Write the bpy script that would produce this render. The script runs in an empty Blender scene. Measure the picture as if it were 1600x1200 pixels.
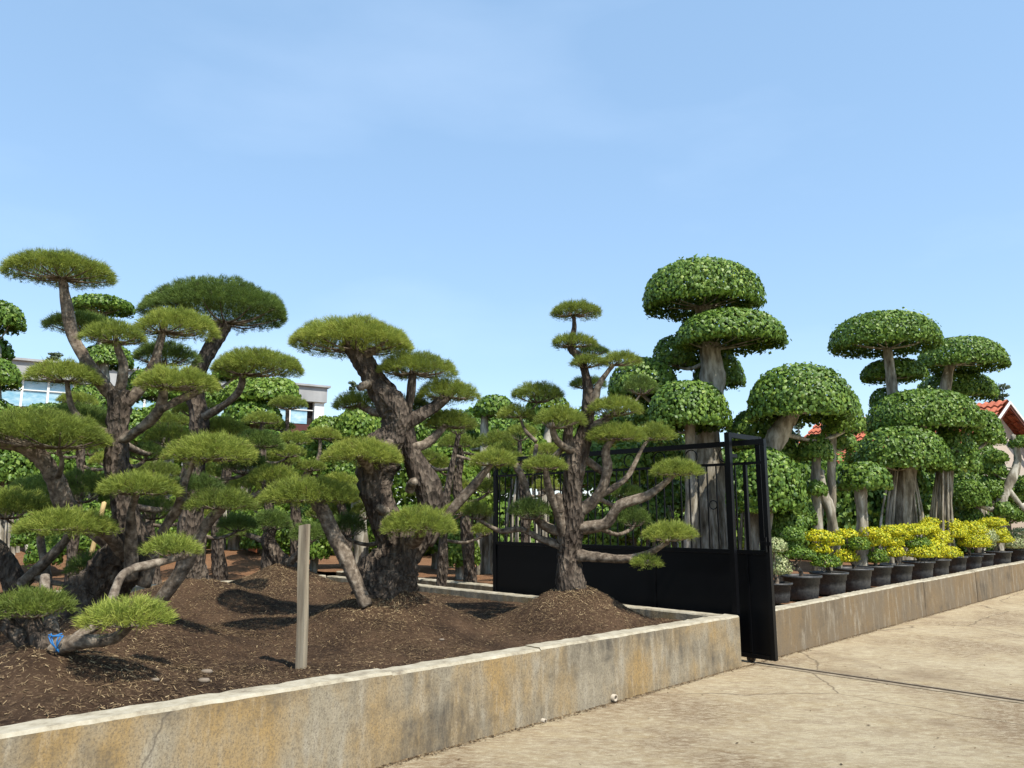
import bpy, math, random
import numpy as np
from mathutils import Vector
rng = np.random.default_rng(7); random.seed(7)
S = bpy.context.scene
C = S.collection
# ---------------------------------------------------------------- camera, sky, sun, exposure
FPX, PITCH, CAMH = 1202.0, math.radians(9.68), 1.6
cam = bpy.data.cameras.new('camera'); camo = bpy.data.objects.new('camera', cam); C.objects.link(camo)
cam.sensor_width = 36; cam.lens = FPX / 1600 * 36; cam.clip_end = 2000
camo.location = (0, 0, CAMH); camo.rotation_euler = (math.pi / 2 + PITCH, 0, 0); S.camera = camo
SUN = Vector((0.34, -0.44, 0.83)).normalized()
w = bpy.data.worlds.new('World'); S.world = w; w.use_nodes = True
nt = w.node_tree; bg = nt.nodes['Background']
sky = nt.nodes.new('ShaderNodeTexSky'); sky.sky_type = 'NISHITA'; sky.sun_disc = False
sky.sun_elevation = math.asin(SUN.z); sky.sun_rotation = math.atan2(SUN.x, SUN.y)
sky.air_density = 1.15; sky.dust_density = 0.3; sky.ozone_density = 1.5
tc = nt.nodes.new('ShaderNodeTexCoord'); mp = nt.nodes.new('ShaderNodeMapping'); mp.inputs['Scale'].default_value = (1.2, 1.2, 3.5)
nz = nt.nodes.new('ShaderNodeTexNoise'); nz.inputs['Scale'].default_value = 1.6; nz.inputs['Detail'].default_value = 7
rp = nt.nodes.new('ShaderNodeMapRange'); rp.inputs[1].default_value = .5; rp.inputs[2].default_value = .85; rp.inputs[3].default_value = 0; rp.inputs[4].default_value = .09
mx = nt.nodes.new('ShaderNodeMixRGB'); mx.inputs[2].default_value = (7.5, 8.2, 9.2, 1)
L = nt.links.new
L(tc.outputs['Generated'], mp.inputs[0]); L(mp.outputs[0], nz.inputs[0]); L(nz.outputs[0], rp.inputs[0])
hz = nt.nodes.new('ShaderNodeMixRGB'); hz.inputs[0].default_value = .55; hz.inputs[2].default_value = (1.6, 2.62, 3.9, 1)   # thin even high haze
L(sky.outputs[0], hz.inputs[1]); L(rp.outputs[0], mx.inputs[0]); L(hz.outputs[0], mx.inputs[1]); L(mx.outputs[0], bg.inputs[0])
bg.inputs[1].default_value = 0.15
sl = bpy.data.lights.new('sun', 'SUN'); sl.energy = 4.2; sl.angle = math.radians(.53); sl.color = (1, .95, .86)
so = bpy.data.objects.new('sun', sl); C.objects.link(so); so.rotation_euler = SUN.to_track_quat('Z', 'Y').to_euler()
S.view_settings.view_transform = 'Standard'; S.view_settings.look = 'None'; S.view_settings.gamma = 1; S.view_settings.exposure = 0.72

# ---------------------------------------------------------------- helpers
CP, SP = math.cos(PITCH), math.sin(PITCH)
def P(u, v, Y):
    xc, yc = (u - 800) / FPX, (600 - v) / FPX
    f = CP - SP * yc; z = SP + CP * yc; t = Y / f
    return np.array([xc * t, Y, CAMH + z * t])
def on_plane(u, v, zz):
    xc, yc = (u - 800) / FPX, (600 - v) / FPX
    f = CP - SP * yc; z = SP + CP * yc; t = (zz - CAMH) / z
    return np.array([xc * t, f * t, zz])
def nrm(a): return a / (np.linalg.norm(a, axis=-1, keepdims=True) + 1e-9)

def mat(name, col, rough=.8, spec=.3):
    m = bpy.data.materials.new(name); m.use_nodes = True
    b = m.node_tree.nodes['Principled BSDF']
    b.inputs['Base Color'].default_value = (*col, 1); b.inputs['Roughness'].default_value = rough
    b.inputs['Specular IOR Level'].default_value = spec
    return m
def N(m, t, **kw):
    n = m.node_tree.nodes.new(t)
    for k, v in kw.items():
        if hasattr(n, k): setattr(n, k, v)
        else: n.inputs[k].default_value = v
    return n
def noise(m, scale, detail=6, stretch=(1, 1, 1), rough=.6, rot=0):
    t = N(m, 'ShaderNodeTexCoord'); mp = N(m, 'ShaderNodeMapping'); mp.inputs['Scale'].default_value = stretch
    mp.inputs['Rotation'].default_value = (0, 0, rot)
    n = N(m, 'ShaderNodeTexNoise', Scale=scale, Detail=detail, Roughness=rough)
    m.node_tree.links.new(t.outputs['Object'], mp.inputs[0]); m.node_tree.links.new(mp.outputs[0], n.inputs[0])
    return n.outputs[0]
def ramp(m, src, stops):
    r = N(m, 'ShaderNodeValToRGB'); e = r.color_ramp.elements
    while len(e) < len(stops): e.new(.5)
    for k, (p, c) in enumerate(stops): e[k].position = p; e[k].color = (*c, 1) if len(c) == 3 else c
    m.node_tree.links.new(src, r.inputs[0]); return r.outputs[0]
def mixc(m, f, a, b):
    x = N(m, 'ShaderNodeMixRGB')
    for s, i in ((f, 0), (a, 1), (b, 2)):
        if isinstance(s, (int, float)): x.inputs[i].default_value = s
        elif isinstance(s, tuple): x.inputs[i].default_value = (*s, 1)
        else: m.node_tree.links.new(s, x.inputs[i])
    return x.outputs[0]
def bump(m, src, strength, dist=.02):
    b = N(m, 'ShaderNodeBump'); b.inputs['Strength'].default_value = strength; b.inputs['Distance'].default_value = dist
    m.node_tree.links.new(src, b.inputs['Height']); m.node_tree.links.new(b.outputs[0], m.node_tree.nodes['Principled BSDF'].inputs['Normal'])
def setc(m, src): m.node_tree.links.new(src, m.node_tree.nodes['Principled BSDF'].inputs['Base Color'])

def leafmat(name, stops, rough, spec, trans):
    """colour from a per-leaf random value stored on the mesh; some light passes through the blade"""
    m = mat(name, stops[0][1], rough, spec)
    a = N(m, 'ShaderNodeAttribute'); a.attribute_name = 'tint'
    c = ramp(m, a.outputs['Fac'], stops); setc(m, c)
    tr = N(m, 'ShaderNodeBsdfTranslucent'); ad = N(m, 'ShaderNodeMixShader'); ad.inputs[0].default_value = trans
    m.node_tree.links.new(c, tr.inputs[0])
    m.node_tree.links.new(m.node_tree.nodes['Principled BSDF'].outputs[0], ad.inputs[1]); m.node_tree.links.new(tr.outputs[0], ad.inputs[2])
    m.node_tree.links.new(ad.outputs[0], m.node_tree.nodes['Material Output'].inputs[0])
    return m
M = {}
M['needle'] = leafmat('pine_needles', [(0, (.14, .095, .04)), (.12, (.12, .16, .032)), (.5, (.25, .305, .05)), (.85, (.4, .43, .085)), (1, (.48, .42, .12))], .6, .25, .35)
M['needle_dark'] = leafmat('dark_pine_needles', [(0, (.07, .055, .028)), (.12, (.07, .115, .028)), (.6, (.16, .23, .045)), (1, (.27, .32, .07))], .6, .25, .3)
M['leaf'] = leafmat('ficus_leaves', [(0, (.04, .09, .014)), (.5, (.115, .2, .025)), (.85, (.2, .3, .045)), (1, (.32, .38, .08))], .46, .35, .25)
M['leaf_light'] = leafmat('light_ficus_leaves', [(0, (.06, .13, .016)), (.5, (.16, .25, .03)), (1, (.28, .36, .06))], .48, .35, .28)
M['leaf_yellow'] = leafmat('golden_leaves', [(0, (.1, .19, .015)), (.25, (.3, .37, .018)), (.55, (.58, .54, .02)), (1, (.76, .66, .025))], .5, .3, .25)
M['leaf_mid'] = leafmat('young_green_leaves', [(0, (.05, .11, .014)), (.6, (.13, .22, .02)), (1, (.34, .38, .03))], .5, .3, .25)
M['leaf_cream'] = leafmat('variegated_leaves', [(0, (.13, .19, .06)), (.5, (.36, .4, .18)), (1, (.62, .6, .36))], .5, .3, .2)
M['leaf_far'] = leafmat('far_tree_leaves', [(0, (.05, .075, .04)), (1, (.12, .15, .08))], .6, .2, .2)

m = M['bark'] = mat('pine_bark', (.1, .08, .06), .9, .15)
n1 = noise(m, 14, 8, (1, 1, .35)); n2 = noise(m, 3, 4)
c = ramp(m, n1, [(.34, (.018, .013, .01)), (.5, (.075, .056, .042)), (.68, (.2, .16, .12))])
setc(m, mixc(m, ramp(m, n2, [(.4, (0, 0, 0)), (.65, (.75, .75, .75))]), c, (.1, .08, .062)))
vo = N(m, 'ShaderNodeTexVoronoi', Scale=26.0); t_ = N(m, 'ShaderNodeTexCoord'); mp_ = N(m, 'ShaderNodeMapping'); mp_.inputs['Scale'].default_value = (1, 1, .4)
m.node_tree.links.new(t_.outputs['Object'], mp_.inputs[0]); m.node_tree.links.new(mp_.outputs[0], vo.inputs[0])
ma = N(m, 'ShaderNodeMath', operation='ADD'); m.node_tree.links.new(n1, ma.inputs[0]); m.node_tree.links.new(vo.outputs['Distance'], ma.inputs[1])
bump(m, ma.outputs[0], 1.0, .06)
m = M['limb'] = mat('branch_bark', (.25, .2, .15), .85, .2)
n1 = noise(m, 18, 7); setc(m, ramp(m, n1, [(.32, (.04, .03, .022)), (.5, (.14, .108, .078)), (.7, (.31, .26, .2))])); bump(m, n1, .8, .015)
m = M['fbark'] = mat('ficus_bark', (.3, .26, .2), .85, .2)
n1 = noise(m, 9, 8, (1, 1, .25)); setc(m, ramp(m, n1, [(.3, (.06, .05, .036)), (.46, (.2, .175, .13)), (.64, (.46, .43, .36))])); bump(m, n1, .6, .02)
m = M['twig'] = mat('twigs', (.16, .11, .075), .9, .1)

def soilmat(name, a, b, c2):
    m = mat(name, a, .95, .1)
    n1 = noise(m, 2.2, 9); n2 = noise(m, 38, 8, rough=.75)
    base = ramp(m, n1, [(.35, a), (.65, b)])
    setc(m, mixc(m, ramp(m, n2, [(.52, (0, 0, 0)), (.7, (1, 1, 1))]), base, c2)); bump(m, n2, 1.0, .04); return m
M['soil'] = soilmat('mulched_soil', (.036, .022, .014), (.1, .06, .035), (.22, .145, .085))
M['redsoil'] = soilmat('red_soil', (.17, .085, .045), (.25, .135, .07), (.34, .21, .12))
M['straw'] = leafmat('dry_straw', [(0, (.05, .032, .02)), (.5, (.17, .115, .062)), (1, (.4, .3, .17))], .8, .1, .1)

def wallmat(name, plain, ochre, grime, moldmin):
    m = mat(name, plain, .88, .2)
    a = noise(m, 2.0, 7, (1, 1, .5)); b = noise(m, 9, 9, (1, 1, .22), .7); g = noise(m, .9, 9, (1, 1, 1.4), .7); f = noise(m, 60, 5)
    c = mixc(m, ramp(m, a, [(.42, (0, 0, 0)), (.6, (1, 1, 1))]), plain, ochre)
    c = mixc(m, ramp(m, b, [(.52, (0, 0, 0)), (.72, (.6, .6, .6))]), c, (.42, .38, .3))
    mm = N(m, 'ShaderNodeMath', operation='MULTIPLY')
    m.node_tree.links.new(ramp(m, g, [(moldmin, (0, 0, 0)), (moldmin + .14, (1, 1, 1))]), mm.inputs[0])
    m.node_tree.links.new(ramp(m, b, [(.35, (1, 1, 1)), (.6, (.15, .15, .15))]), mm.inputs[1])
    c = mixc(m, mm.outputs[0], c, grime)
    vo = N(m, 'ShaderNodeTexVoronoi', feature='DISTANCE_TO_EDGE', Scale=.55); t_ = N(m, 'ShaderNodeTexCoord')
    nd = N(m, 'ShaderNodeTexNoise', Scale=3.0, Detail=5); av = N(m, 'ShaderNodeMixRGB'); av.inputs[0].default_value = .22
    m.node_tree.links.new(t_.outputs['Object'], nd.inputs[0]); m.node_tree.links.new(t_.outputs['Object'], av.inputs[1]); m.node_tree.links.new(nd.outputs['Color'], av.inputs[2])
    m.node_tree.links.new(av.outputs[0], vo.inputs[0])
    cr = ramp(m, vo.outputs['Distance'], [(.0, (.7, .7, .7)), (.002, (0, 0, 0))])
    km = N(m, 'ShaderNodeMath', operation='MULTIPLY'); m.node_tree.links.new(cr, km.inputs[0]); m.node_tree.links.new(ramp(m, noise(m, .6, 3), [(.52, (0, 0, 0)), (.62, (1, 1, 1))]), km.inputs[1])
    c = mixc(m, km.outputs[0], c, (.08, .065, .05))
    sp = noise(m, 25, 9, (1, 1, .6), .75); c = mixc(m, ramp(m, sp, [(.5, (0, 0, 0)), (.72, (.55, .55, .55))]), c, (.12, .1, .075)); s2 = noise(m, 90, 7, (1, 1, .7), .8); c = mixc(m, ramp(m, s2, [(.38, (.7, .7, .7)), (.52, (0, 0, 0))]), c, (.1, .08, .06)); setc(m, c)
    bump(m, f, .35, .01); return m
M['wall'] = wallmat('weathered_plaster', (.28, .24, .17), (.31, .21, .09), (.05, .045, .039), .45)
M['wall_brown'] = wallmat('brown_weathered_plaster', (.17, .13, .083), (.2, .138, .072), (.055, .047, .036), .5)
m = M['walltop'] = mat('pale_wall_top', (.56, .51, .4), .9, .2)  # paler tone than the wall faces, for wall tops and the rear kerb
n1 = noise(m, 6, 10, (1, 1, 1), .75); setc(m, ramp(m, n1, [(.3, (.15, .12, .085)), (.48, (.33, .29, .21)), (.72, (.47, .43, .34))])); bump(m, noise(m, 40, 5), .4, .01)
m = M['drive'] = mat('brushed_concrete', (.5, .4, .26), .9, .2)
a = noise(m, .55, 8); b = noise(m, 3.5, 9, (.5, 1.8, 1), .78, .75); f = noise(m, 15, 12, (.6, 1.5, 1), .92, .85); f2 = noise(m, 6, 10, (.8, 1.2, 1), .85, .8)
c = ramp(m, a, [(.4, (.2, .13, .066)), (.49, (.37, .28, .155)), (.6, (.46, .375, .235))])
c = mixc(m, ramp(m, b, [(.38, (.75, .75, .75)), (.6, (0, 0, 0))]), c, (.25, .18, .11))
c = mixc(m, ramp(m, f, [(.47, (0, 0, 0)), (.58, (.9, .9, .9))]), c, (.56, .48, .33)); c = mixc(m, ramp(m, f2, [(.34, (.75, .75, .75)), (.48, (0, 0, 0))]), c, (.22, .15, .085)); g3 = noise(m, 110, 6, (1, 1, 1), .8); c = mixc(m, ramp(m, g3, [(.36, (.6, .6, .6)), (.5, (0, 0, 0))]), c, (.17, .12, .075)); 
vo = N(m, 'ShaderNodeTexVoronoi', feature='DISTANCE_TO_EDGE', Scale=.33); t_ = N(m, 'ShaderNodeTexCoord'); nd = N(m, 'ShaderNodeTexNoise', Scale=1.3, Detail=8); av = N(m, 'ShaderNodeMixRGB'); av.inputs[0].default_value = .3
m.node_tree.links.new(t_.outputs['Object'], nd.inputs[0]); m.node_tree.links.new(t_.outputs['Object'], av.inputs[1]); m.node_tree.links.new(nd.outputs['Color'], av.inputs[2]); m.node_tree.links.new(av.outputs[0], vo.inputs[0])
c = mixc(m, ramp(m, vo.outputs['Distance'], [(0, (.75, .75, .75)), (.0035, (0, 0, 0))]), c, (.1, .07, .045))
c = mixc(m, ramp(m, noise(m, .38, 7, (1, 1, 1), .7), [(.56, (0, 0, 0)), (.64, (.6, .6, .6))]), c, (.2, .14, .085))
setc(m, c); bump(m, f, 1, .02)
M['black'] = mat('black_gloss_paint', (.004, .0042, .005), .4, .15)
n1 = noise(M['black'], 5, 8); M['black'].node_tree.links.new(ramp(M['black'], n1, [(.3, (.3, .3, .3)), (.8, (.42, .42, .42))]), M['black'].node_tree.nodes['Principled BSDF'].inputs['Roughness'])
m = M['pot'] = mat('black_plastic', (.03, .031, .033), .5, .4); n1 = noise(m, 9, 7); setc(m, ramp(m, n1, [(.35, (.02, .021, .023)), (.75, (.07, .066, .06))]))
m = M['wood'] = mat('grey_weathered_wood', (.38, .33, .25), .9, .15); n1 = noise(m, 16, 8, (1, 1, .08)); setc(m, ramp(m, n1, [(.3, (.13, .1, .07)), (.55, (.3, .25, .175)), (.8, (.42, .36, .27))])); bump(m, n1, .6, .01)
M['bamboo'] = mat('yellow_bamboo', (.5, .36, .16), .6, .3)
M['twine'] = mat('blue_twine', (.02, .14, .36), .6, .3)
M['pvc'] = mat('pvc_pipe', (.4, .34, .26), .6, .3)
M['hole'] = mat('pipe_bore', (.01, .009, .008), .95, .05)
m = M['concrete'] = mat('grey_concrete', (.38, .38, .38), .9, .2); n1 = noise(m, .8, 8, (1, 1, .4)); setc(m, ramp(m, n1, [(.3, (.25, .25, .25)), (.7, (.46, .46, .45))]))
M['whitepaint'] = mat('white_paint', (.75, .74, .7), .6, .3)
m = M['glass'] = mat('frosted_blue_glass', (.3, .5, .6), .15, .6); n1 = noise(m, 1.6, 6, (1, 1, 2)); setc(m, ramp(m, n1, [(.35, (.16, .36, .48)), (.6, (.4, .56, .62)), (.75, (.6, .68, .7))]))
M['maroon'] = mat('maroon_panel', (.09, .035, .03), .7, .2)
m = M['tile'] = mat('red_roof_tile', (.42, .13, .07), .8, .2); n1 = noise(m, 3, 8); setc(m, ramp(m, n1, [(.3, (.27, .075, .045)), (.6, (.46, .14, .075)), (.8, (.55, .22, .13))]))
M['plaster'] = mat('cream_plaster', (.5, .41, .33), .85, .2)
M['brownwood'] = mat('brown_fascia', (.1, .035, .025), .7, .2)
M['dark'] = mat('dark_porch_opening', (.03, .022, .018), .8, .2)
m = M['ground'] = mat('bare_earth', (.2, .13, .075), .95, .1); n1 = noise(m, .3, 9); setc(m, ramp(m, n1, [(.35, (.1, .09, .04)), (.65, (.22, .15, .08))]))
M['steel'] = mat('worn_rail_steel', (.09, .065, .045), .8, .3)
m = M['mortar'] = mat('stained_mortar', (.2, .16, .11), .9, .2); n1 = noise(m, 6, 9, rough=.75); setc(m, ramp(m, n1, [(.3, (.1, .078, .052)), (.5, (.22, .175, .115)), (.7, (.36, .3, .21))]))
m = M['stone'] = mat('dull_stone', (.2, .16, .12), .9, .2)
M['terracotta'] = mat('terracotta_paint', (.42, .13, .05), .8, .2)

def mkmesh(name, v, f, mats, smooth=False, tint=None, midx=None):
    v = np.asarray(v, dtype=np.float32)
    me = bpy.data.meshes.new(name)
    if isinstance(f, np.ndarray):
        k = f.shape[1]; me.vertices.add(len(v)); me.vertices.foreach_set('co', v.ravel())
        me.loops.add(f.size); me.loops.foreach_set('vertex_index', f.astype(np.int32).ravel())
        me.polygons.add(len(f)); me.polygons.foreach_set('loop_start', np.arange(0, f.size, k, dtype=np.int32))
        me.update(calc_edges=True)
    else:
        me.from_pydata([tuple(map(float, p)) for p in v], [], f); me.update()
    for mm in (mats if isinstance(mats, (list, tuple)) else [mats]): me.materials.append(mm)
    if midx is not None: me.polygons.foreach_set('material_index', np.asarray(midx, dtype=np.int32))
    if smooth: me.polygons.foreach_set('use_smooth', np.ones(len(me.polygons), dtype=bool))
    if tint is not None:
        a = me.attributes.new('tint', 'FLOAT', 'POINT'); a.data.foreach_set('value', np.asarray(tint, dtype=np.float32))
    return me
def link(name, me, parent=None, loc=None):
    o = bpy.data.objects.new(name, me); C.objects.link(o)
    if parent is not None: o.parent = parent
    if loc is not None: o.location = loc
    return o
def tag(o, label, cat, group=None):
    o['label'] = label; o['category'] = cat
    if group: o['group'] = group
    return o
def thing(name, loc, label, cat, group=None):
    o = link(name, None, None, tuple(map(float, loc))); o.empty_display_size = .1
    return tag(o, label, cat, group)
def struct(o): o['kind'] = 'structure'; return o

BOXF = [(0, 3, 2, 1), (4, 5, 6, 7), (0, 1, 5, 4), (1, 2, 6, 5), (2, 3, 7, 6), (3, 0, 4, 7)]
def boxv(o, ax, ay, az, x0, x1, y0, y1, z0, z1):
    o, ax, ay, az = map(np.asarray, (o, ax, ay, az))
    return [o + ax * x + ay * y + az * z for z in (z0, z1) for x, y in ((x0, y0), (x1, y0), (x1, y1), (x0, y1))]
class MB:
    def __init__(s): s.v = []; s.f = []; s.m = []
    def add(s, v, f, mi=0):
        n = len(s.v); s.v += [np.asarray(p, float) for p in v]; s.f += [tuple(i + n for i in q) for q in f]; s.m += [mi] * len(f)
    def box(s, o, ax, ay, x0, x1, y0, y1, z0, z1, mi=0): s.add(boxv(o, ax, ay, np.array([0, 0, 1.]), x0, x1, y0, y1, z0, z1), BOXF, mi)
    def build(s, name, mats, parent=None, base=(0, 0, 0), smooth=False):
        return link(name, mkmesh(name, np.array(s.v) - np.asarray(base), s.f, mats, smooth, None, s.m), parent)

def catmull(p, k):
    p = np.asarray(p, float); n = len(p); out = []
    for i in range(n - 1):
        a, b, c, d = p[max(i - 1, 0)], p[i], p[i + 1], p[min(i + 2, n - 1)]
        for j in range(k):
            t = j / k
            out.append(.5 * (2 * b + (c - a) * t + (2 * a - 5 * b + 4 * c - d) * t * t + (3 * b - a - 3 * c + d) * t ** 3))
    out.append(p[-1]); return np.array(out)
def tube(pts, rad, sides=10, k=5, rough=.1, seed=0):
    """pts (n,3), rad (n): bent tapering limb with an uneven skin"""
    q = catmull(np.column_stack([pts, rad]), k); p, r = q[:, :3], np.maximum(q[:, 3], .003)
    tan = nrm(np.gradient(p, axis=0)); up = np.array([.3, 1., .1]); up /= np.linalg.norm(up)
    rg = np.random.default_rng(seed); ph = rg.uniform(0, 6.28, 6)
    V = []; ang = np.linspace(0, 2 * math.pi, sides, endpoint=False); s_ = np.cumsum(np.r_[0, np.linalg.norm(np.diff(p, axis=0), axis=1)])
    gr0 = rg.normal(0, rough * .45, sides); groove = gr0
    for i in range(len(p)):
        groove = groove * .8 + .36 * rg.normal(0, rough * .6, sides)
        e1 = nrm(np.cross(tan[i], up)); e2 = np.cross(tan[i], e1)
        mod = 1 + rough * (np.sin(2 * ang + ph[0] + 5 * s_[i]) * .5 + np.sin(3 * ang + ph[1] - 4 * s_[i]) * .5 + .6 * math.sin(9 * s_[i] + ph[2])) + rg.normal(0, rough * .3, sides) + groove * (1 if i else .5)
        V.append(p[i] + r[i] * mod[:, None] * (np.cos(ang)[:, None] * e1 + np.sin(ang)[:, None] * e2))
    n = len(p); V = np.concatenate(V + [p[:1], p[-1:] + tan[-1:] * r[-1] * .5]); F = []
    for i in range(n - 1):
        for j in range(sides):
            j2 = (j + 1) % sides; F.append((i * sides + j, i * sides + j2, (i + 1) * sides + j2, (i + 1) * sides + j))
    for j in range(sides):
        j2 = (j + 1) % sides; F.append((n * sides, j2, j)); F.append((n * sides + 1, (n - 1) * sides + j, (n - 1) * sides + j2))
    return V, F, p, r

# ---------------------------------------------------------------- foliage pads
def lobes(phi, amp=.06):
    a = rng.uniform(0, 6.28, 3); return 1 + amp * (np.sin(2 * phi + a[0]) + .8 * np.sin(3 * phi + a[1]) + .6 * np.sin(5 * phi + a[2])) * .7
def pine_pad(c, rx, ry, ht, hb, dens=2300, nl=.06, wd=.005, per=13, dark=0):
    """tufts of needles filling a clipped lens; c is the middle of its rim"""
    n = max(int(dens * math.pi * rx * ry), 60)
    phi = rng.uniform(0, 6.283, n); r = np.sqrt(rng.uniform(0, 1, n)) ; rr = r * lobes(phi)
    zt = ht * np.clip(1 - r ** 2.6, 0, 1) ** .62; zb = -hb * np.clip(1 - r ** 2, 0, 1) ** .8
    q = 1 - np.abs(rng.normal(0, .33, n)); q = np.where(q < 0, rng.uniform(0, 1, n), q)
    lump = 1 + .1 * np.sin(phi * 4 + r * 9) + .07 * np.sin(r * 17 + phi * 7)
    b = np.column_stack([rr * np.cos(phi) * rx, rr * np.sin(phi) * ry, zb + (zt * lump - zb) * q])
    b *= .93
    rad = np.column_stack([np.cos(phi), np.sin(phi), np.zeros(n)])
    ax = nrm(rad * (r[:, None] ** 1.5) * 1.15 + np.array([0, 0, 1.]) * (1.0 - .55 * r[:, None] ** 2) * np.where(q > .3, 1, .25)[:, None] + rng.normal(0, .28, (n, 3)))
    tuft = rng.uniform(0, 1, n)
    B = np.repeat(b, per, 0) + rng.normal(0, .012, (n * per, 3)); A = nrm(np.repeat(ax, per, 0) + rng.normal(0, .42, (n * per, 3)))
    ln = nl * rng.uniform(.6, 1.2, (n * per, 1)); s = nrm(np.cross(A, rng.normal(0, 1, (n * per, 3)))) * wd * .5
    T = B + A * ln
    V = np.stack([B - s, B + s, T], 1).reshape(-1, 3) + c; F = np.arange(len(V)).reshape(-1, 3)
    base = np.clip(np.repeat(.28 + .34 * tuft + .11 * np.sin(b[:, 0] * 23 + 2 * np.sin(b[:, 1] * 17)) + .09 * np.sin(b[:, 1] * 29 + b[:, 2] * 31) + .12 * np.repeat(rng.normal(0, 1, 1), n), per) + rng.normal(0, .08, n * per), .14, .9)
    brown = np.repeat(rng.uniform(0, 1, n) < .035, per) | (rng.uniform(0, 1, n * per) < .02); base[brown] = .02
    tint = np.stack([base * .75, base * .75, np.minimum(base + .12, 1)], 1).reshape(-1)
    return V, F, tint
def leaf_pad(c, rx, ry, ht, hb, size=.085, cover=3.0, under=.35, full=False, droop=.35, jit=.05, simple=False):
    """broad leaves shingled over a clipped dome, with a sparser hollow underside"""
    area = math.pi * rx * ry * (1 + 1.3 * ht / max(rx, .01))
    n = int(area * cover / (size * size * .55)); n = max(n, 40)
    phi = rng.uniform(0, 6.283, n); U = rng.uniform(0, 1, n)
    th = np.arccos(1 - U * .999)          # even over a half sphere
    lob = lobes(phi, .035); sh = 1 - np.abs(rng.normal(0, jit, n)) + (jit - .05) * 1.5 * (np.sin(phi * 5 + th * 7) + np.sin(phi * 9 - th * 11)) * .6
    sh = np.where(rng.uniform(0, 1, n) < .3, sh - rng.uniform(.06, .16, n), sh)
    sh = np.where(rng.uniform(0, 1, n) < .004, rng.uniform(1.02, 1.07, n), sh)
    nx = np.sin(th) ** .85
    b = np.column_stack([nx * np.cos(phi) * rx * lob, nx * np.sin(phi) * ry * lob, np.cos(th) ** .9 * ht]) * sh[:, None]
    nor = nrm(np.column_stack([np.sin(th) * np.cos(phi) / rx, np.sin(th) * np.sin(phi) / ry, np.cos(th) / ht]))
    b[:, 2] -= hb * np.sin(th) ** 6 * rng.uniform(0, 1, n)
    k = int(n * under); r2 = np.sqrt(rng.uniform(0, 1, k)) * .97; p2 = rng.uniform(0, 6.28, k)
    if full: z2 = -hb * np.sqrt(1 - r2 ** 2)
    else: z2 = -hb * r2 ** 3 * .9 + ht * .28 * (1 - r2 ** 2) + rng.normal(0, .03, k)
    b2 = np.column_stack([r2 * np.cos(p2) * rx, r2 * np.sin(p2) * ry, z2])
    nn2 = nrm(np.column_stack([r2 * np.cos(p2), r2 * np.sin(p2), -np.ones(k)]) + rng.normal(0, .3, (k, 3)))
    b = np.r_[b, b2]; nor = np.r_[nor, nn2]; n = len(b)
    nor = nrm(nor + rng.normal(0, .38, (n, 3)))
    down = np.array([0, 0, -1.]) + rng.normal(0, .6, (n, 3)); ax = nrm(down - (down * nor).sum(1, keepdims=True) * nor)
    side = np.cross(nor, ax); s = size * rng.uniform(.65, 1.2, (n, 1))
    base = b - ax * s * .5; tip = b + ax * s * .5 - nor * s * droop * .5
    m1 = b - ax * s * .08 + nor * s * .1; l = m1 + side * s * .36 - nor * s * .08; r_ = m1 - side * s * .36 - nor * s * .08
    V = np.stack([base, l, m1, r_, tip], 1).reshape(-1, 3) + c
    i = np.arange(n)[:, None] * 5
    F = np.concatenate([i + np.array([[0, 1, 2]]), i + np.array([[0, 2, 3]]), i + np.array([[1, 4, 2]]), i + np.array([[2, 4, 3]])])
    t = np.clip(rng.beta(2, 2.2, n), 0, 1)
    if simple:                                        # far leaves: one fold along the midrib
        V = np.stack([base, l, tip, r_], 1).reshape(-1, 3) + c; i = np.arange(n)[:, None] * 4
        return V, np.concatenate([i + np.array([[0, 1, 2]]), i + np.array([[0, 2, 3]])]), np.repeat(t, 4)
    return V, F, np.repeat(t, 5)

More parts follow.
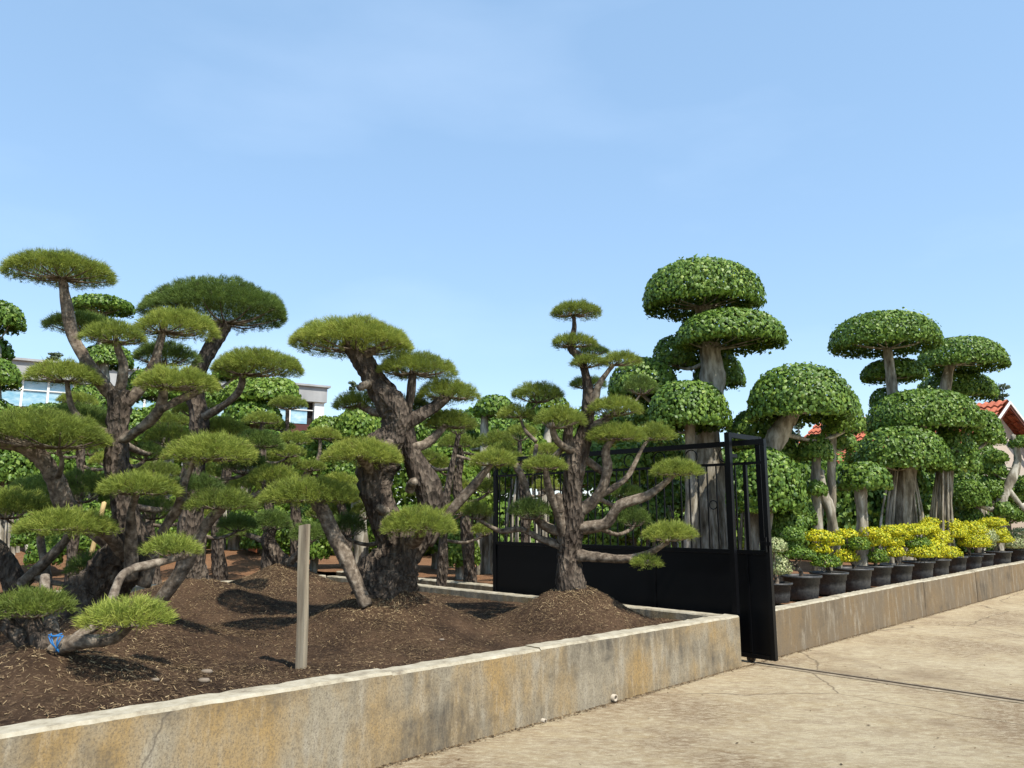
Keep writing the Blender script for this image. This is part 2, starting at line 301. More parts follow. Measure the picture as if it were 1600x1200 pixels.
SK = 0
class Tree:
    def __init__(s, name, u, v, Y, label, cat, group=None, bark='bark', limb='limb', needle='needle', kind='pine'):
        s.Y = Y; s.base = P(u, v, Y); s.root = thing(name, s.base, label, cat, group)
        s.bark, s.limb, s.needle, s.kind = M[bark], M[limb], M[needle], kind; s.sk = []; s.n = 0
    def px(s, Y): return Y / FPX
    def limbs(s, pts, dy=(0, 0), name='branch', m=None, sides=10, rough=.12, flare=0):
        global SK; SK += 1
        n = len(pts); ds = np.linspace(dy[0], dy[1], n)
        p = np.array([P(u, v, s.Y + d) for (u, v, r), d in zip(pts, ds)]); r = np.array([q[2] * (s.Y + d) / FPX for q, d in zip(pts, ds)]) * (.92 if name == 'trunk' else .85)
        if flare:
            p = np.r_[[p[0] - np.array([0, 0, .14])], p]; r = np.r_[[r[0] * (1 + flare)], r]
        p[1:-1] += np.random.default_rng(SK).normal(0, .008, p[1:-1].shape)
        if name == 'trunk': rough *= 1.3
        if name == 'trunk': sides = int(sides * 1.7)
        V, F, cp, cr = tube(p, r, sides, 9 if name == 'trunk' else 6, rough, SK)
        o = link(name, mkmesh(name, V - s.base, F, m or (s.bark if name == 'trunk' else s.limb), True), s.root)
        s.sk += [(a, b) for a, b in zip(cp, cr)]
        return o
    def pad(s, x0, y0, x1, y1, dy=0., need=None, size=None, dens=2700, depth=.9, under=.8, cover=3.8, full=False):
        Y0 = s.Y + dy
        if s.kind != 'pine': cover = 4.0 if Y0 < 13.6 else 3.6
        Y = s.Y + dy; k = Y / FPX; u = (x0 + x1) / 2; rx = (x1 - x0) / 2 * k
        e = abs(math.atan((805 - (y0 + y1) / 2) / FPX)); ry = rx * depth
        sh = min(ry * math.sin(e) / k, (y1 - y0) * .3)
        if s.kind == 'pine':
            H = (y1 - y0 - sh * .35) * k; ht, hb = H * .7, H * .3
            c = P(u, y0 + ht / k + 2, Y)
            V, F, t = pine_pad(c - s.base, rx * .97, ry * .97, ht * .93, hb * .9, dens * .92, .044 + .012 * min(rx, 1), .0048 * max(1, Y / 9))
            mt = M[need] if need else s.needle
        else:
            H = (y1 - y0 - sh) * k; ht, hb = H * .88, H * .12
            c = P(u, y0 + ht / k, Y)
            V, F, t = leaf_pad(c - s.base, rx, ry, ht, hb, size or .078, cover, under, full, simple=Y > 13.6); mt = M[need] if need else s.needle
        po = link('foliage_pad', mkmesh('foliage_pad', V, F, mt, False, t), s.root)
        # limb that carries the pad, when none was drawn to it
        if s.sk:
            A = np.array([a for a, b in s.sk]); B = np.array([b for a, b in s.sk]); att = c - np.array([0, 0, hb * .6])
            d = np.linalg.norm((A - c) / np.array([rx, ry, ht + hb]), axis=1); i = int(np.argmin(d))
            if d[i] < .8: att = A[i]
            else:
                cost = np.linalg.norm(A - att, axis=1) + np.maximum(A[:, 2] - att[2], 0) * 2.5; i = int(np.argmin(cost)); st = A[i]
                r0 = min(B[i] * .6, .012 + .035 * rx + .012 * cost[i]); mid = st * .45 + att * .55; mid[2] -= .12 * abs(np.linalg.norm(att[:2] - st[:2])); top = c + np.array([0, 0, ht * .15])
                global SK; SK += 1
                V, F, cp, cr = tube(np.array([st, mid, att, top]), np.array([r0, r0 * .85, r0 * .65, r0 * .3]), 8, 4, .12, SK)
                link('branch', mkmesh('branch', V - s.base, F, s.limb, True), s.root)
            # twigs fanning out under the pad
            b = MB(); nt_ = 14 if s.kind == 'pine' else 9
            for q in range(nt_):
                a = 6.283 * (q + rng.uniform(0, .7)) / nt_; rr = rng.uniform(.55, .9)
                end = c + np.array([math.cos(a) * rx * rr, math.sin(a) * ry * rr, ht * .12]); mid = att * .5 + end * .5 - np.array([0, 0, hb * .25])
                V, F, _, _ = tube(np.array([att, mid, end]), np.array([.011, .008, .004]) * (.5 + rx), 4, 3, .1, q); b.add(V, F)
            b.build('twigs', s.limb, po, s.base, True)
        return po

# ---------------------------------------------------------------- ground, driveway, planters
D = np.array([-.70711, -.70711, 0]); NN = np.array([-.70711, .70711, 0]); Z3 = np.array([0, 0, 1.])
CO = np.array([2.46, 8.62, 0.])                       # outer corner of the near planter
def loc(a, b, z=0): return CO + D * a + NN * b + Z3 * z
def ab(x, y): d = np.array([x, y]) - CO[:2]; return d @ D[:2], d @ NN[:2]
g = MB(); g.add([(-600, -300, -.03), (600, -300, -.03), (600, 900, -.03), (-600, 900, -.03)], [(0, 1, 2, 3)]); struct(g.build('ground', M['ground']))
g = MB(); g.add([loc(40, -25), loc(-70, -25), loc(-70, .35), loc(40, .35)], [(3, 2, 1, 0)])
struct(g.build('driveway', M['drive']))
g = MB(); g.add([loc(0, .35, .0), loc(-.62, .35, .0), loc(-.62, 9, .0), loc(0, 9, .0)], [(3, 2, 1, 0)]); struct(g.build('gate_slot_floor', M['drive']))

MOUNDS = []                                           # x, y, height, radius
def vnoise(x, y, s, seed=0):
    a = np.random.default_rng(seed).uniform(0, 6.28, 12); o = 0
    for i in range(6):
        th = a[i]; k = s * (1 + .45 * i); o = o + np.sin((x * math.cos(th) + y * math.sin(th)) * k + a[i + 6]) / (1 + .5 * i)
    return o / 3
def soil_h(x, y):
    z = .44 + .02 * vnoise(x, y, 1.7, 1) + .012 * vnoise(x, y, 6, 2) + .008 * vnoise(x, y, 17, 3) + np.random.default_rng(5).normal(0, .004, np.shape(x))
    m = 0
    for mx_, my_, h, r in MOUNDS:
        d = np.sqrt((x - mx_) ** 2 + (y - my_) ** 2) * (1 + .06 * vnoise(x, y, 2.5, 5)) / r
        dd = np.sqrt(d * d + .012); m = np.maximum(m, (h + .05) * np.clip(1.06 - dd * .86, 0, 2) ** 1.25 * (1 + .08 * vnoise(x, y, 5, 4)))
    return z + m

TB = {'T1': (70, 1012, 4.95), 'T2': (180, 955, 7.0), 'T3': (300, 905, 10.0), 'T4': (610, 925, 8.3), 'T5': (894, 920, 8.65), 'T6': (440, 888, 11.6), 'T0': (35, 930, 7.7)}
for k, (u, v, Y) in TB.items():
    p = P(u, v, Y); MOUNDS.append((p[0], p[1], max(p[2] - .44, .12) + {'T4': .1, 'T1': -.03}.get(k, .05), {'T1': 1.1, 'T2': 1.05, 'T4': .95, 'T5': .82}.get(k, 1.1)))
def sheet(name, a0, a1, b0, b1, step, hf, material):
    A = np.arange(a0, a1 + 1e-6, step); B = np.arange(b0, b1 + 1e-6, step); aa, bb = np.meshgrid(A, B)
    x = CO[0] + D[0] * aa + NN[0] * bb; y = CO[1] + D[1] * aa + NN[1] * bb; z = hf(x, y)
    na, nb = len(A), len(B); i = (np.arange(nb - 1)[:, None] * na + np.arange(na - 1)[None]).ravel()
    F = np.stack([i, i + na, i + na + 1, i + 1], 1)
    return struct(link(name, mkmesh(name, np.stack([x.ravel(), y.ravel(), z.ravel()], 1), F, material, True)))
sheet('planting_soil', .18, 11, .18, 7.9, .045, soil_h, M['soil'])
BM = [(P(u, v, Y)[0], Y, h, r) for u, v, Y, h, r in ((40, 860, 18, .35, 2.2), (370, 870, 17, .4, 2), (560, 870, 17, .3, 1.6), (740, 880, 15, .5, 1.3), (690, 880, 17, .4, 1.5), (200, 870, 18, .3, 2))]
def back_h(x, y):
    z = .42 + .05 * vnoise(x, y, 1.1, 8) + .02 * vnoise(x, y, 5, 9)
    for mx_, my_, h, r in BM: z = z + h * np.exp(-((x - mx_) ** 2 + (y - my_) ** 2) / r ** 2)
    return z
sheet('back_bed_soil', -.05, 40, 8.15, 40, .35, back_h, M['redsoil'])
sheet('right_bed_soil', -45, -.82, .18, 26, .3, lambda x, y: .47 + .025 * vnoise(x, y, 1.7, 11) + .012 * vnoise(x, y, 7, 12), M['redsoil'])

def wall(name, label, segs, along0, dirv, inw, z_of, th, mats, drop=0):
    """a run of cast segments, each a piece of its own with a narrow joint"""
    t = thing(name, along0, label, 'wall')
    for i, (s0, s1) in enumerate(segs):
        k = max(2, int((s1 - s0) / .06)); V = []; F = []; mi = []
        dz = rng.uniform(-.008, .008); do = rng.uniform(-.006, .006)
        ss = np.linspace(s0 + .0015, s1 - .0015, k)
        for q, s_ in enumerate(ss):
            z = z_of(s_) + dz + rng.normal(0, .0014); e = do + rng.normal(0, .001)
            thk = th + rng.normal(0, .002)
            for off, zz in ((e, -.05), (e + rng.normal(0, .002), z * .5), (e, z - .018), (e + .014 + abs(rng.normal(0, .003)), z), (thk - .012, z + rng.normal(0, .002)), (thk, z - .015), (thk, -.05)):
                V.append(dirv * s_ + inw * off + Z3 * zz)
        for q in range(k - 1):
            for j in range(6):
                F.append((q * 7 + j, q * 7 + j + 1, q * 7 + 8 + j, q * 7 + 7 + j)); mi.append(1 if j in (2, 3, 4) else 0)
        F.append(tuple(range(6, -1, -1))); mi.append(0); F.append(tuple((k - 1) * 7 + j for j in range(7))); mi.append(0)
        link('wall_segment', mkmesh('wall_segment', np.array(V), F, mats, False, None, mi), t)
    return t
mw = [M['wall'], M['walltop']]
wall('planter_wall', 'long pale stained retaining wall in front of the pine planter', [(0, 3.15), (3.15, 4.6), (4.6, 8.6), (8.6, 12)], CO, D, NN, lambda s: .53 + .009 * s, .19, mw)
wall('planter_wall', 'low wall edge running back along the black gate', [(.2, 2.6), (2.6, 5.2), (5.2, 8.0)], CO, NN, D, lambda s: .525, .17, mw)
wall('planter_curb', 'thin kerb at the rear of the pine planter', [(.18, 2.4), (2.4, 5), (5, 8), (8, 12)], loc(0, 8.0), D, NN, lambda s: .55, .14, [M['walltop'], M['walltop']])
DR = CO - D * .66
wall('planter_wall', 'long brown retaining wall under the row of potted shrubs', [(0, 2.0), (2.0, 3.9), (3.9, 5.3), (5.3, 8.2), (8.2, 11), (11, 15), (15, 20), (20, 26), (26, 34)], DR, -D, NN, lambda s: .53 + .004 * s, .16, [M['wall_brown'], M['walltop']])
wall('planter_wall', 'low wall on the far side of the gate slot', [(.17, 4), (4, 9)], DR, NN, -D, lambda s: .52, .16, [M['wall_brown'], M['walltop']])

# small things in the wall face
def ring(mb, c, ax, r0, r1, l, n=14, mi=(0, 1)):
    ax = nrm(np.asarray(ax, float)); e1 = nrm(np.cross(ax, Z3)); e2 = np.cross(ax, e1); V = []
    for rr, t in ((r1, 0), (r1, l), (r0, l), (r0, .012)):
        V += [c + ax * t + rr * (math.cos(6.2832 * i / n) * e1 + math.sin(6.2832 * i / n) * e2) for i in range(n)]
    F = [(k * n + i, k * n + (i + 1) % n, (k + 1) * n + (i + 1) % n, (k + 1) * n + i) for k in range(3) for i in range(n)]
    mb.add(V, F, mi[0]); mb.add(V[3 * n:], [tuple(range(n))], mi[1])
for (u, v, lab, r) in ((958, 1090, 'short pipe stub poking from the stained wall face', .03), (848, 1126, 'small dark weep pipe near the foot of the wall', .018)):
    q = on_plane(u, v, 0); a_, b_ = ab(*q[:2])
    # slide along the ray to the wall face
    best = min(((abs(ab(*(P(u, v, Y)[:2]))[1]), Y) for Y in np.linspace(4, 9.5, 1200)))[1]; c = P(u, v, best)
    mb = MB(); ring(mb, c + NN * .03, -NN, r * .65, r, .06); o = mb.build('drain_pipe', [M['pvc'], M['hole']], None, c, True); o.location = c; tag(o, lab, 'pipe')

# straw and bark chips lying on the soil
def chips(name, n, hf, region, wd=.006, ln=(.02, .075)):
    a = rng.uniform(region[0], region[1], n); b = rng.uniform(region[2], region[3], n)
    x = CO[0] + D[0] * a + NN[0] * b; y = CO[1] + D[1] * a + NN[1] * b
    keep = (rng.uniform(-.9, 1, n) < vnoise(x, y, 2.3, 21) + .6 * vnoise(x, y, 7, 22) + (hf(x, y) - .5) * 1.6); a, b, x, y = a[keep], b[keep], x[keep], y[keep]; n = len(x)
    z = hf(x, y) + .006; e = .06; gx = (hf(x + e, y) - hf(x - e, y)) / (2 * e); gy = (hf(x, y + e) - hf(x, y - e)) / (2 * e)
    th = rng.uniform(0, 6.28, n); dx, dy_ = np.cos(th), np.sin(th); dr = nrm(np.stack([dx, dy_, gx * dx + gy * dy_ + rng.normal(0, .22, n)], 1))
    sd = nrm(np.cross(dr, np.stack([-gx, -gy, np.ones(n)], 1) + rng.normal(0, .3, (n, 3)))); l = rng.uniform(*ln, (n, 1)) * .5; ww = wd * rng.uniform(.4, 1.5, (n, 1)) * .5
    c = np.stack([x, y, z], 1); V = np.stack([c - dr * l - sd * ww, c + dr * l - sd * ww, c + dr * l + sd * ww, c - dr * l + sd * ww], 1).reshape(-1, 3)
    t = np.repeat(np.clip(rng.beta(1.3, 2.4, n) + .9 * np.clip(z - .54, 0, .4), 0, 1), 4)
    o = link(name, mkmesh(name, V, np.arange(4 * n).reshape(-1, 4), M['straw'], False, t)); o['kind'] = 'stuff'; o['label'] = 'dry straw and bark chips strewn over the dark soil'; o['category'] = 'mulch'; return o
chips('straw_mulch', 210000, soil_h, (.22, 9.0, .22, 7.0), .0042, (.01, .042))
def litter(name, label, n, b0, b1, a0, a1, mt, sz):
    a = rng.uniform(a0, a1, n); b = b0 + (b1 - b0) * rng.beta(4, 1.1, n) if mt == 'straw' else rng.uniform(b0, b1, n)
    c = np.stack([CO[0] + D[0] * a + NN[0] * b, CO[1] + D[1] * a + NN[1] * b, np.full(n, .006)], 1); th = rng.uniform(0, 6.28, n)
    d1 = np.stack([np.cos(th), np.sin(th), rng.normal(0, .15, n)], 1); d2 = np.stack([-np.sin(th), np.cos(th), rng.normal(0, .25, n)], 1); l = rng.uniform(.4, 1.2, (n, 1)) * sz; q = l * rng.uniform(.25, .6, (n, 1))
    V = np.stack([c - d1 * l, c - d2 * q, c + d1 * l, c + d2 * q], 1).reshape(-1, 3); V[:, 2] = np.maximum(V[:, 2], .004)
    o = link(name, mkmesh(name, V, np.arange(4 * n).reshape(-1, 4), M['straw'], False, np.repeat(rng.beta(1.2, 2.5, n), 4))); o['kind'] = 'stuff'; o['label'] = label; o['category'] = 'litter'
litter('wall_foot_debris', 'line of dirt and crumbs along the foot of the walls', 14000, -.1, 0, -30, 9, 'straw', .012)
litter('leaf_litter', 'tiny dry leaf bits scattered over the driveway', 900, -6, -.05, -20, 6, 'leaf', .016)
# a few loose stones on the soil
for i, (u, v) in enumerate(((322, 1066), (318, 1082), (560, 975), (690, 1000), (1010, 962), (240, 1098))):
    c = on_plane(u, v, .47); c[2] = soil_h(c[0], c[1]) + .012; r = .028 if i < 2 else .018
    V = []; 
    for z in (-.6, 0, .6):
        V += [(math.cos(6.28 * j / 7) * r * 1.5 * (1 - abs(z) * .5) * rng.uniform(.8, 1.2), math.sin(6.28 * j / 7) * r * (1 - abs(z) * .5) * rng.uniform(.8, 1.2), z * r * .8) for j in range(7)]
    F = [(k * 7 + j, k * 7 + (j + 1) % 7, k * 7 + 7 + (j + 1) % 7, k * 7 + 7 + j) for k in (0, 1) for j in range(7)] + [tuple(range(14, 21)), tuple(range(6, -1, -1))]
    o = link('stone', mkmesh('stone', V, F, M['stone'], True), None, c)
    tag(o, ['rounded stone on the soil left of the wooden stake', 'flat pale stone just in front of the rounded one', 'small stone on the mound beside the leaning branch', 'small stone in the dark soil right of the central pine mound', 'small stone on the soil right of the straw mound', 'small stone by the wall under the twine-tied pine'][i], 'stone')

# ---------------------------------------------------------------- gate
def gp(s, o=0., z=0.): return CO - D * (.3 + o) + NN * s + Z3 * z        # s: metres back from the wall face
gt = thing('sliding_gate', gp(-.25), 'black steel sliding gate with solid lower panel and thin upright bars', 'gate')
gb = np.asarray(gt.location)
def bar(name, s0, s1, o0, o1, z0, z1, parent=gt, mt='black', base=gb):
    mb = MB(); mb.box(gp(0), NN, -D, s0, s1, o0, o1, z0, z1); return mb.build(name, M[mt], parent, base)
S0, S1 = -.25, 4.15
bar('lower_panel', S0 + .05, S1 - .05, -.008, .008, .1, 1.17)
for sx in (.0, 1.25, 2.5): bar('panel_stiffener', sx + .02, sx + .05, -.02, -.0085, .11, 1.165)
bar('top_rail', S0, S1, -.03, .03, 2.39, 2.45); bar('upper_rail', S0 + .055, S1 - .055, -.018, .018, 2.17, 2.2)
bar('middle_rail', S0 + .055, S1 - .055, -.028, .028, 1.172, 1.215); bar('bottom_rail', S0 + .055, S1 - .055, -.028, .028, .055, .098)
for s_ in (S0, S1 - .05): bar('end_stile', s_, s_ + .05, -.03, .03, .055, 2.388)
bar('stile', S0 + .24, S0 + .28, -.02, .02, 1.216, 2.168)
for i in range(37):
    s_ = S0 + .38 + i * .122
    if s_ < S1 - .1: bar('upright_bar', s_, s_ + .014, -.007, .007, 1.216, 2.169)
def hoop(s_, z, r, wv=.011):
    n = 16; V = []; F = []
    for i in range(n):
        a = 6.2832 * i / n
        for rr, oo in ((r, -.006), (r + wv, -.006), (r + wv, .006), (r, .006)): V.append(gp(s_ + math.cos(a) * rr, oo, z + math.sin(a) * rr) - gb)
    for i in range(n):
        for j in range(4): F.append((i * 4 + j, i * 4 + (j + 1) % 4, ((i + 1) % n) * 4 + (j + 1) % 4, ((i + 1) % n) * 4 + j))
    link('ring_ornament', mkmesh('ring_ornament', V, F, M['black'], True), gt)
for i in range(9): hoop(S0 + .5 + i * .46, 2.295, .078)
for i in range(4): hoop(S0 + .685 + i * .976, 1.72, .045)
for s_ in (S0 + .3, S1 - .4):
    mb = MB(); ring(mb, gp(s_, -.02, .045) , D * -1, .01, .045, .04, mi=(0, 0)); mb.build('wheel', [M['steel']], gt, gb, True)
bar('latch', S0 - .03, S0 + .09, -.055, -.031, 1.27, 1.31); bar('latch', S0 + .012, S0 + .03, -.075, -.056, 1.2, 1.36)
gf = thing('gate_guide_frame', gp(.1, -.2, .53), 'black tubular guide frame straddling the sliding gate at the wall corner', 'gate frame'); fb = np.asarray(gf.location)
bar('guide_post', .06, .12, -.24, -.18, .535, 2.53, gf, base=fb); bar('guide_post', .06, .12, .47, .53, .535, 2.53, gf, base=fb)
bar('cross_bar', .062, .118, -.178, .468, 2.475, 2.53, gf, base=fb)
bar('cross_bar', .065, .115, -.178, -.06, 2.25, 2.29, gf, base=fb)
# rail crossing the driveway
rl = thing('gate_rail', gp(-.3), 'flush steel rail set in a grey strip across the driveway', 'rail'); rb = np.asarray(rl.location)
mb = MB(); mb.box(gp(0), NN, -D, -9, -.02, -.09, .09, -.02, .005); mb.build('mortar_strip', M['mortar'], rl, rb)
mb = MB(); mb.box(gp(0), NN, -D, -9, -.02, -.012, .012, .0, .014); mb.build('rail_bar', M['steel'], rl, rb)

# ---------------------------------------------------------------- pines in the planter
def T(key, label, **kw): u, v, Y = TB[key]; return Tree('pine_tree', u, v, Y, label, 'tree', 'cloud-pruned pines in the planter', **kw)
t = T('T2', 'tall left pine with massive curved trunk base and many clipped pads')
t.limbs([(135, 985, 44), (145, 935, 44), (180, 893, 38), (200, 850, 30), (194, 790, 22), (185, 735, 18), (184, 690, 17), (187, 645, 16), (185, 612, 15)], name='trunk', sides=16, rough=.14)
t.limbs([(184, 628, 13), (150, 585, 12), (118, 530, 11), (104, 480, 9.5), (97, 435, 8)], (0, -.1))
t.limbs([(188, 640, 10), (215, 612, 10), (243, 565, 9), (256, 512, 7)], (0, .2))
t.limbs([(186, 618, 9), (193, 575, 7.5), (184, 545, 6.5), (180, 525, 5)], (0, -.2))
t.limbs([(182, 680, 8), (145, 665, 6), (112, 640, 5), (104, 595, 4)], (0, -.3))
t.limbs([(187, 690, 11), (222, 662, 10), (250, 640, 9), (257, 600, 7)], (0, -.3))
t.limbs([(252, 640, 8), (285, 622, 7), (322, 606, 5)], (-.25, .1))
t.limbs([(185, 850, 18), (112, 795, 16), (88, 748, 15), (58, 712, 15), (20, 693, 12), (-30, 690, 9)], (0, -.6))
t.limbs([(90, 745, 6), (98, 722, 4), (92, 700, 3)], (-.4, -.6))
t.limbs([(205, 905, 12), (208, 830, 10), (205, 800, 8), (214, 770, 6)], (-.2, -.6))
t.limbs([(195, 870, 13), (165, 835, 11), (140, 820, 8)], (-.1, -.7))
t.limbs([(225, 915, 12), (250, 838, 9), (278, 788, 8.5), (287, 760, 8), (302, 715, 6)], (-.1, -.35))
t.limbs([(285, 785, 6), (315, 785, 5), (345, 780, 4)], (-.25, -.4))
t.limbs([(240, 950, 13), (285, 888, 11), (325, 825, 10), (350, 790, 8)], (-.2, -.4))
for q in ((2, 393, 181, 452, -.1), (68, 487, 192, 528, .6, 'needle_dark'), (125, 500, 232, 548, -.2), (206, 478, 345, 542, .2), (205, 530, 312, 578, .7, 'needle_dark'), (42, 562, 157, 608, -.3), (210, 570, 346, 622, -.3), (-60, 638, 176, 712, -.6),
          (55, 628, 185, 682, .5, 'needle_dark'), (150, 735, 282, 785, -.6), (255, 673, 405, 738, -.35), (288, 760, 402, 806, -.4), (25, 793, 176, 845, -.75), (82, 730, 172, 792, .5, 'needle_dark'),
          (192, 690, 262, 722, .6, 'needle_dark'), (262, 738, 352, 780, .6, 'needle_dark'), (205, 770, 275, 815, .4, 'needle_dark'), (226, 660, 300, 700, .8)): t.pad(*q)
t = T('T1', 'low spreading pine tied with blue twine at the front left')
t.limbs([(75, 1030, 22), (72, 1005, 19), (62, 985, 13), (50, 965, 9)], name='trunk', sides=14)
t.limbs([(62, 1020, 18), (35, 1000, 17), (5, 970, 16), (-50, 940, 13)], (0, .1), m=M['bark'])
t.limbs([(80, 1015, 13), (82, 985, 12), (75, 950, 10), (70, 900, 7)], (0, .5))
t.limbs([(80, 1015, 16), (130, 1005, 13), (172, 997, 11), (205, 975, 7)], (0, -.15))
t.limbs([(115, 1000, 10), (160, 965, 9), (188, 905, 8), (208, 888, 7.5), (250, 877, 6.5), (298, 866, 5)], (0, .7))
for q in ((-10, 922, 112, 968, 0), (128, 933, 268, 990, -.15), (226, 835, 312, 874, .7)): t.pad(*q)
twb = P(88, 1008, 4.78); mb = MB()
for a_, b_ in (((76, 992), (99, 994)), ((76, 994), (92, 1016)), ((99, 993), (88, 1018)), ((78, 997), (97, 990)), ((90, 1012), (94, 990)), ((80, 990), (92, 1019))):
    pa, pb = P(*a_, 4.82), P(*b_, 4.82); V, F, _, _ = tube(np.array([pa, (pa + pb) / 2 + np.array([0, -.02, 0]), pb]), np.array([.0045] * 3), 5, 4, .1, 3); mb.add(V, F)
o = mb.build('twine', M['twine'], None, twb, True); o.location = twb; tag(o, 'bright blue twine knotted round the low front pine', 'twine')
t = T('T0', 'pine at the left edge with forked grey stems and one low pad')
t.limbs([(38, 940, 17), (22, 905, 15), (2, 865, 13), (-30, 820, 11), (-20, 760, 8)], name='trunk', sides=12)
t.limbs([(30, 918, 12), (60, 888, 10), (98, 850, 8), (108, 830, 6)], (0, -.2))
t.limbs([(72, 940, 9), (70, 900, 8.5), (64, 850, 7), (66, 825, 5)], (.2, .1))
for q in ((-60, 760, 82, 815, -.3), (104, 862, 172, 906, -.1, 'needle_dark'), (10, 740, 90, 790, .5, 'needle_dark')): t.pad(*q)
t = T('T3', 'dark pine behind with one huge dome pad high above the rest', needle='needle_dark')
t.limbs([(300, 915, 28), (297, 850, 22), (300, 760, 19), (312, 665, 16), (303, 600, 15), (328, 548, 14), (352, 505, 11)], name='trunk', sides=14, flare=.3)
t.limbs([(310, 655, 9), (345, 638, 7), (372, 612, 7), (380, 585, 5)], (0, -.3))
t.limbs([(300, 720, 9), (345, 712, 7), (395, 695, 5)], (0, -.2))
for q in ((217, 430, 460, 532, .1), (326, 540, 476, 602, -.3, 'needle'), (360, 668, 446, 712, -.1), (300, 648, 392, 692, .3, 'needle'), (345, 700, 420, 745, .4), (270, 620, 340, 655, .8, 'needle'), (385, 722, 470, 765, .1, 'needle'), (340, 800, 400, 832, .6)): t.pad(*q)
t = T('T4', 'stout central pine with twin leaning trunks rising from a tall mound')
t.limbs([(600, 930, 48), (612, 890, 42), (622, 850, 34), (600, 805, 25), (586, 760, 28), (592, 715, 31), (614, 680, 27), (620, 645, 26), (592, 605, 20), (566, 565, 17), (545, 530, 13)], name='trunk', sides=18, rough=.13, flare=.1)
t.limbs([(632, 870, 30), (665, 815, 25), (672, 775, 23), (652, 730, 22), (634, 690, 20), (628, 655, 17)], (.1, .05), m=M['bark'], sides=14)
t.limbs([(632, 662, 15), (668, 642, 12), (695, 622, 9), (712, 608, 6)], (0, .2), m=M['bark'])
t.limbs([(636, 650, 9), (643, 610, 8), (645, 580, 6)], (0, 0), m=M['bark'])
t.limbs([(560, 560, 8), (585, 548, 6), (600, 535, 4)], (0, -.2))
t.limbs([(640, 700, 11), (668, 690, 9), (695, 665, 6)], (0, .3))
t.limbs([(572, 948, 13), (545, 885, 13), (522, 838, 14), (505, 800, 13), (490, 780, 9)], (-.45, -.4), m=M['limb'])
t.limbs([(590, 745, 16), (570, 722, 12), (562, 708, 8)], (0, -.5))
t.limbs([(640, 850, 14), (655, 840, 10), (655, 820, 7)], (-.1, -.5))
t.limbs([(668, 850, 10), (705, 800, 9), (740, 755, 8), (770, 722, 6)], (.2, .1))
t.limbs([(620, 640, 9), (590, 645, 7), (560, 632, 5)], (.1, .55))
for a_, b_ in (((575, 600, 9), (562, 606, 7)), ((640, 765, 9), (648, 752, 7)), ((604, 800, 8), (590, 792, 6.5)), ((615, 690, 9), (600, 700, 7))): t.limbs([a_, ((a_[0] + b_[0]) / 2, (a_[1] + b_[1]) / 2, b_[2] + 1), b_], (-.1, -.24), name='pruned_stub', sides=9)
for q in ((447, 492, 655, 572, -.05, None, None, 3000), (583, 547, 718, 604, .1), (645, 588, 753, 640, .25), (518, 605, 600, 652, .6), (590, 615, 680, 655, .6, 'needle_dark'), (660, 637, 748, 682, .35), (498, 682, 632, 736, -.55), (400, 742, 565, 800, -.4), (592, 788, 716, 848, -.55), (508, 798, 572, 842, .3, 'needle_dark'), (733, 700, 810, 736, .1)): t.pad(*q)
t = T('T5', 'slender pine before the black gate with bare twisting branches and small pads')
t.limbs([(893, 930, 26), (890, 880, 21), (892, 820, 19.5), (897, 745, 18), (906, 700, 17), (914, 665, 12), (918, 625, 9.5), (916, 592, 8), (906, 562, 7.5), (892, 543, 6), (897, 515, 4), (896, 492, 3)], name='trunk', sides=14, rough=.12)
t.limbs([(916, 650, 9), (930, 625, 8), (938, 600, 6), (958, 570, 4)], (0, -.1))
t.limbs([(898, 720, 12), (888, 690, 10), (890, 655, 7)], (0, -.1), m=M['bark'])
t.limbs([(945, 740, 8), (905, 710, 7.5), (872, 690, 7), (862, 662, 5)], (.1, -.3))
t.limbs([(902, 800, 12), (932, 775, 10.5), (949, 738, 9), (945, 705, 7), (960, 685, 4)], (0, -.15))
t.limbs([(920, 668, 7), (945, 655, 6), (968, 640, 4)], (0, .1))
t.limbs([(935, 775, 6), (965, 760, 5.5), (985, 740, 4.5), (1003, 700, 3.5), (1015, 685, 3)], (0, .25))
t.limbs([(903, 825, 11), (945, 818, 10), (970, 788, 9), (1013, 774, 8), (1055, 740, 5)], (0, -.3))
t.limbs([(903, 868, 12), (935, 870, 9.5), (975, 874, 7), (1012, 863, 6), (1045, 845, 4)], (0, -.4))
t.limbs([(978, 873, 5), (1000, 878, 4), (1012, 876, 3)], (-.25, -.45))
t.limbs([(884, 850, 11), (873, 808, 9.5), (860, 770, 8), (852, 732, 5)], (0, -.35))
t.limbs([(874, 800, 7), (873, 785, 7), (873, 772, 6.5)], (-.15, -.2))
t.limbs([(882, 835, 10), (850, 820, 8.5), (832, 795, 7.5), (817, 748, 7), (803, 722, 5)], (0, .15))
t.limbs([(884, 855, 8), (845, 842, 6), (815, 826, 5), (780, 830, 4.5), (748, 812, 3)], (0, .1))
t.limbs([(838, 690, 4), (822, 672, 3.5), (812, 650, 3)], (.2, .3)); t.limbs([(880, 700, 6), (838, 735, 5), (838, 695, 4)], (0, .2))
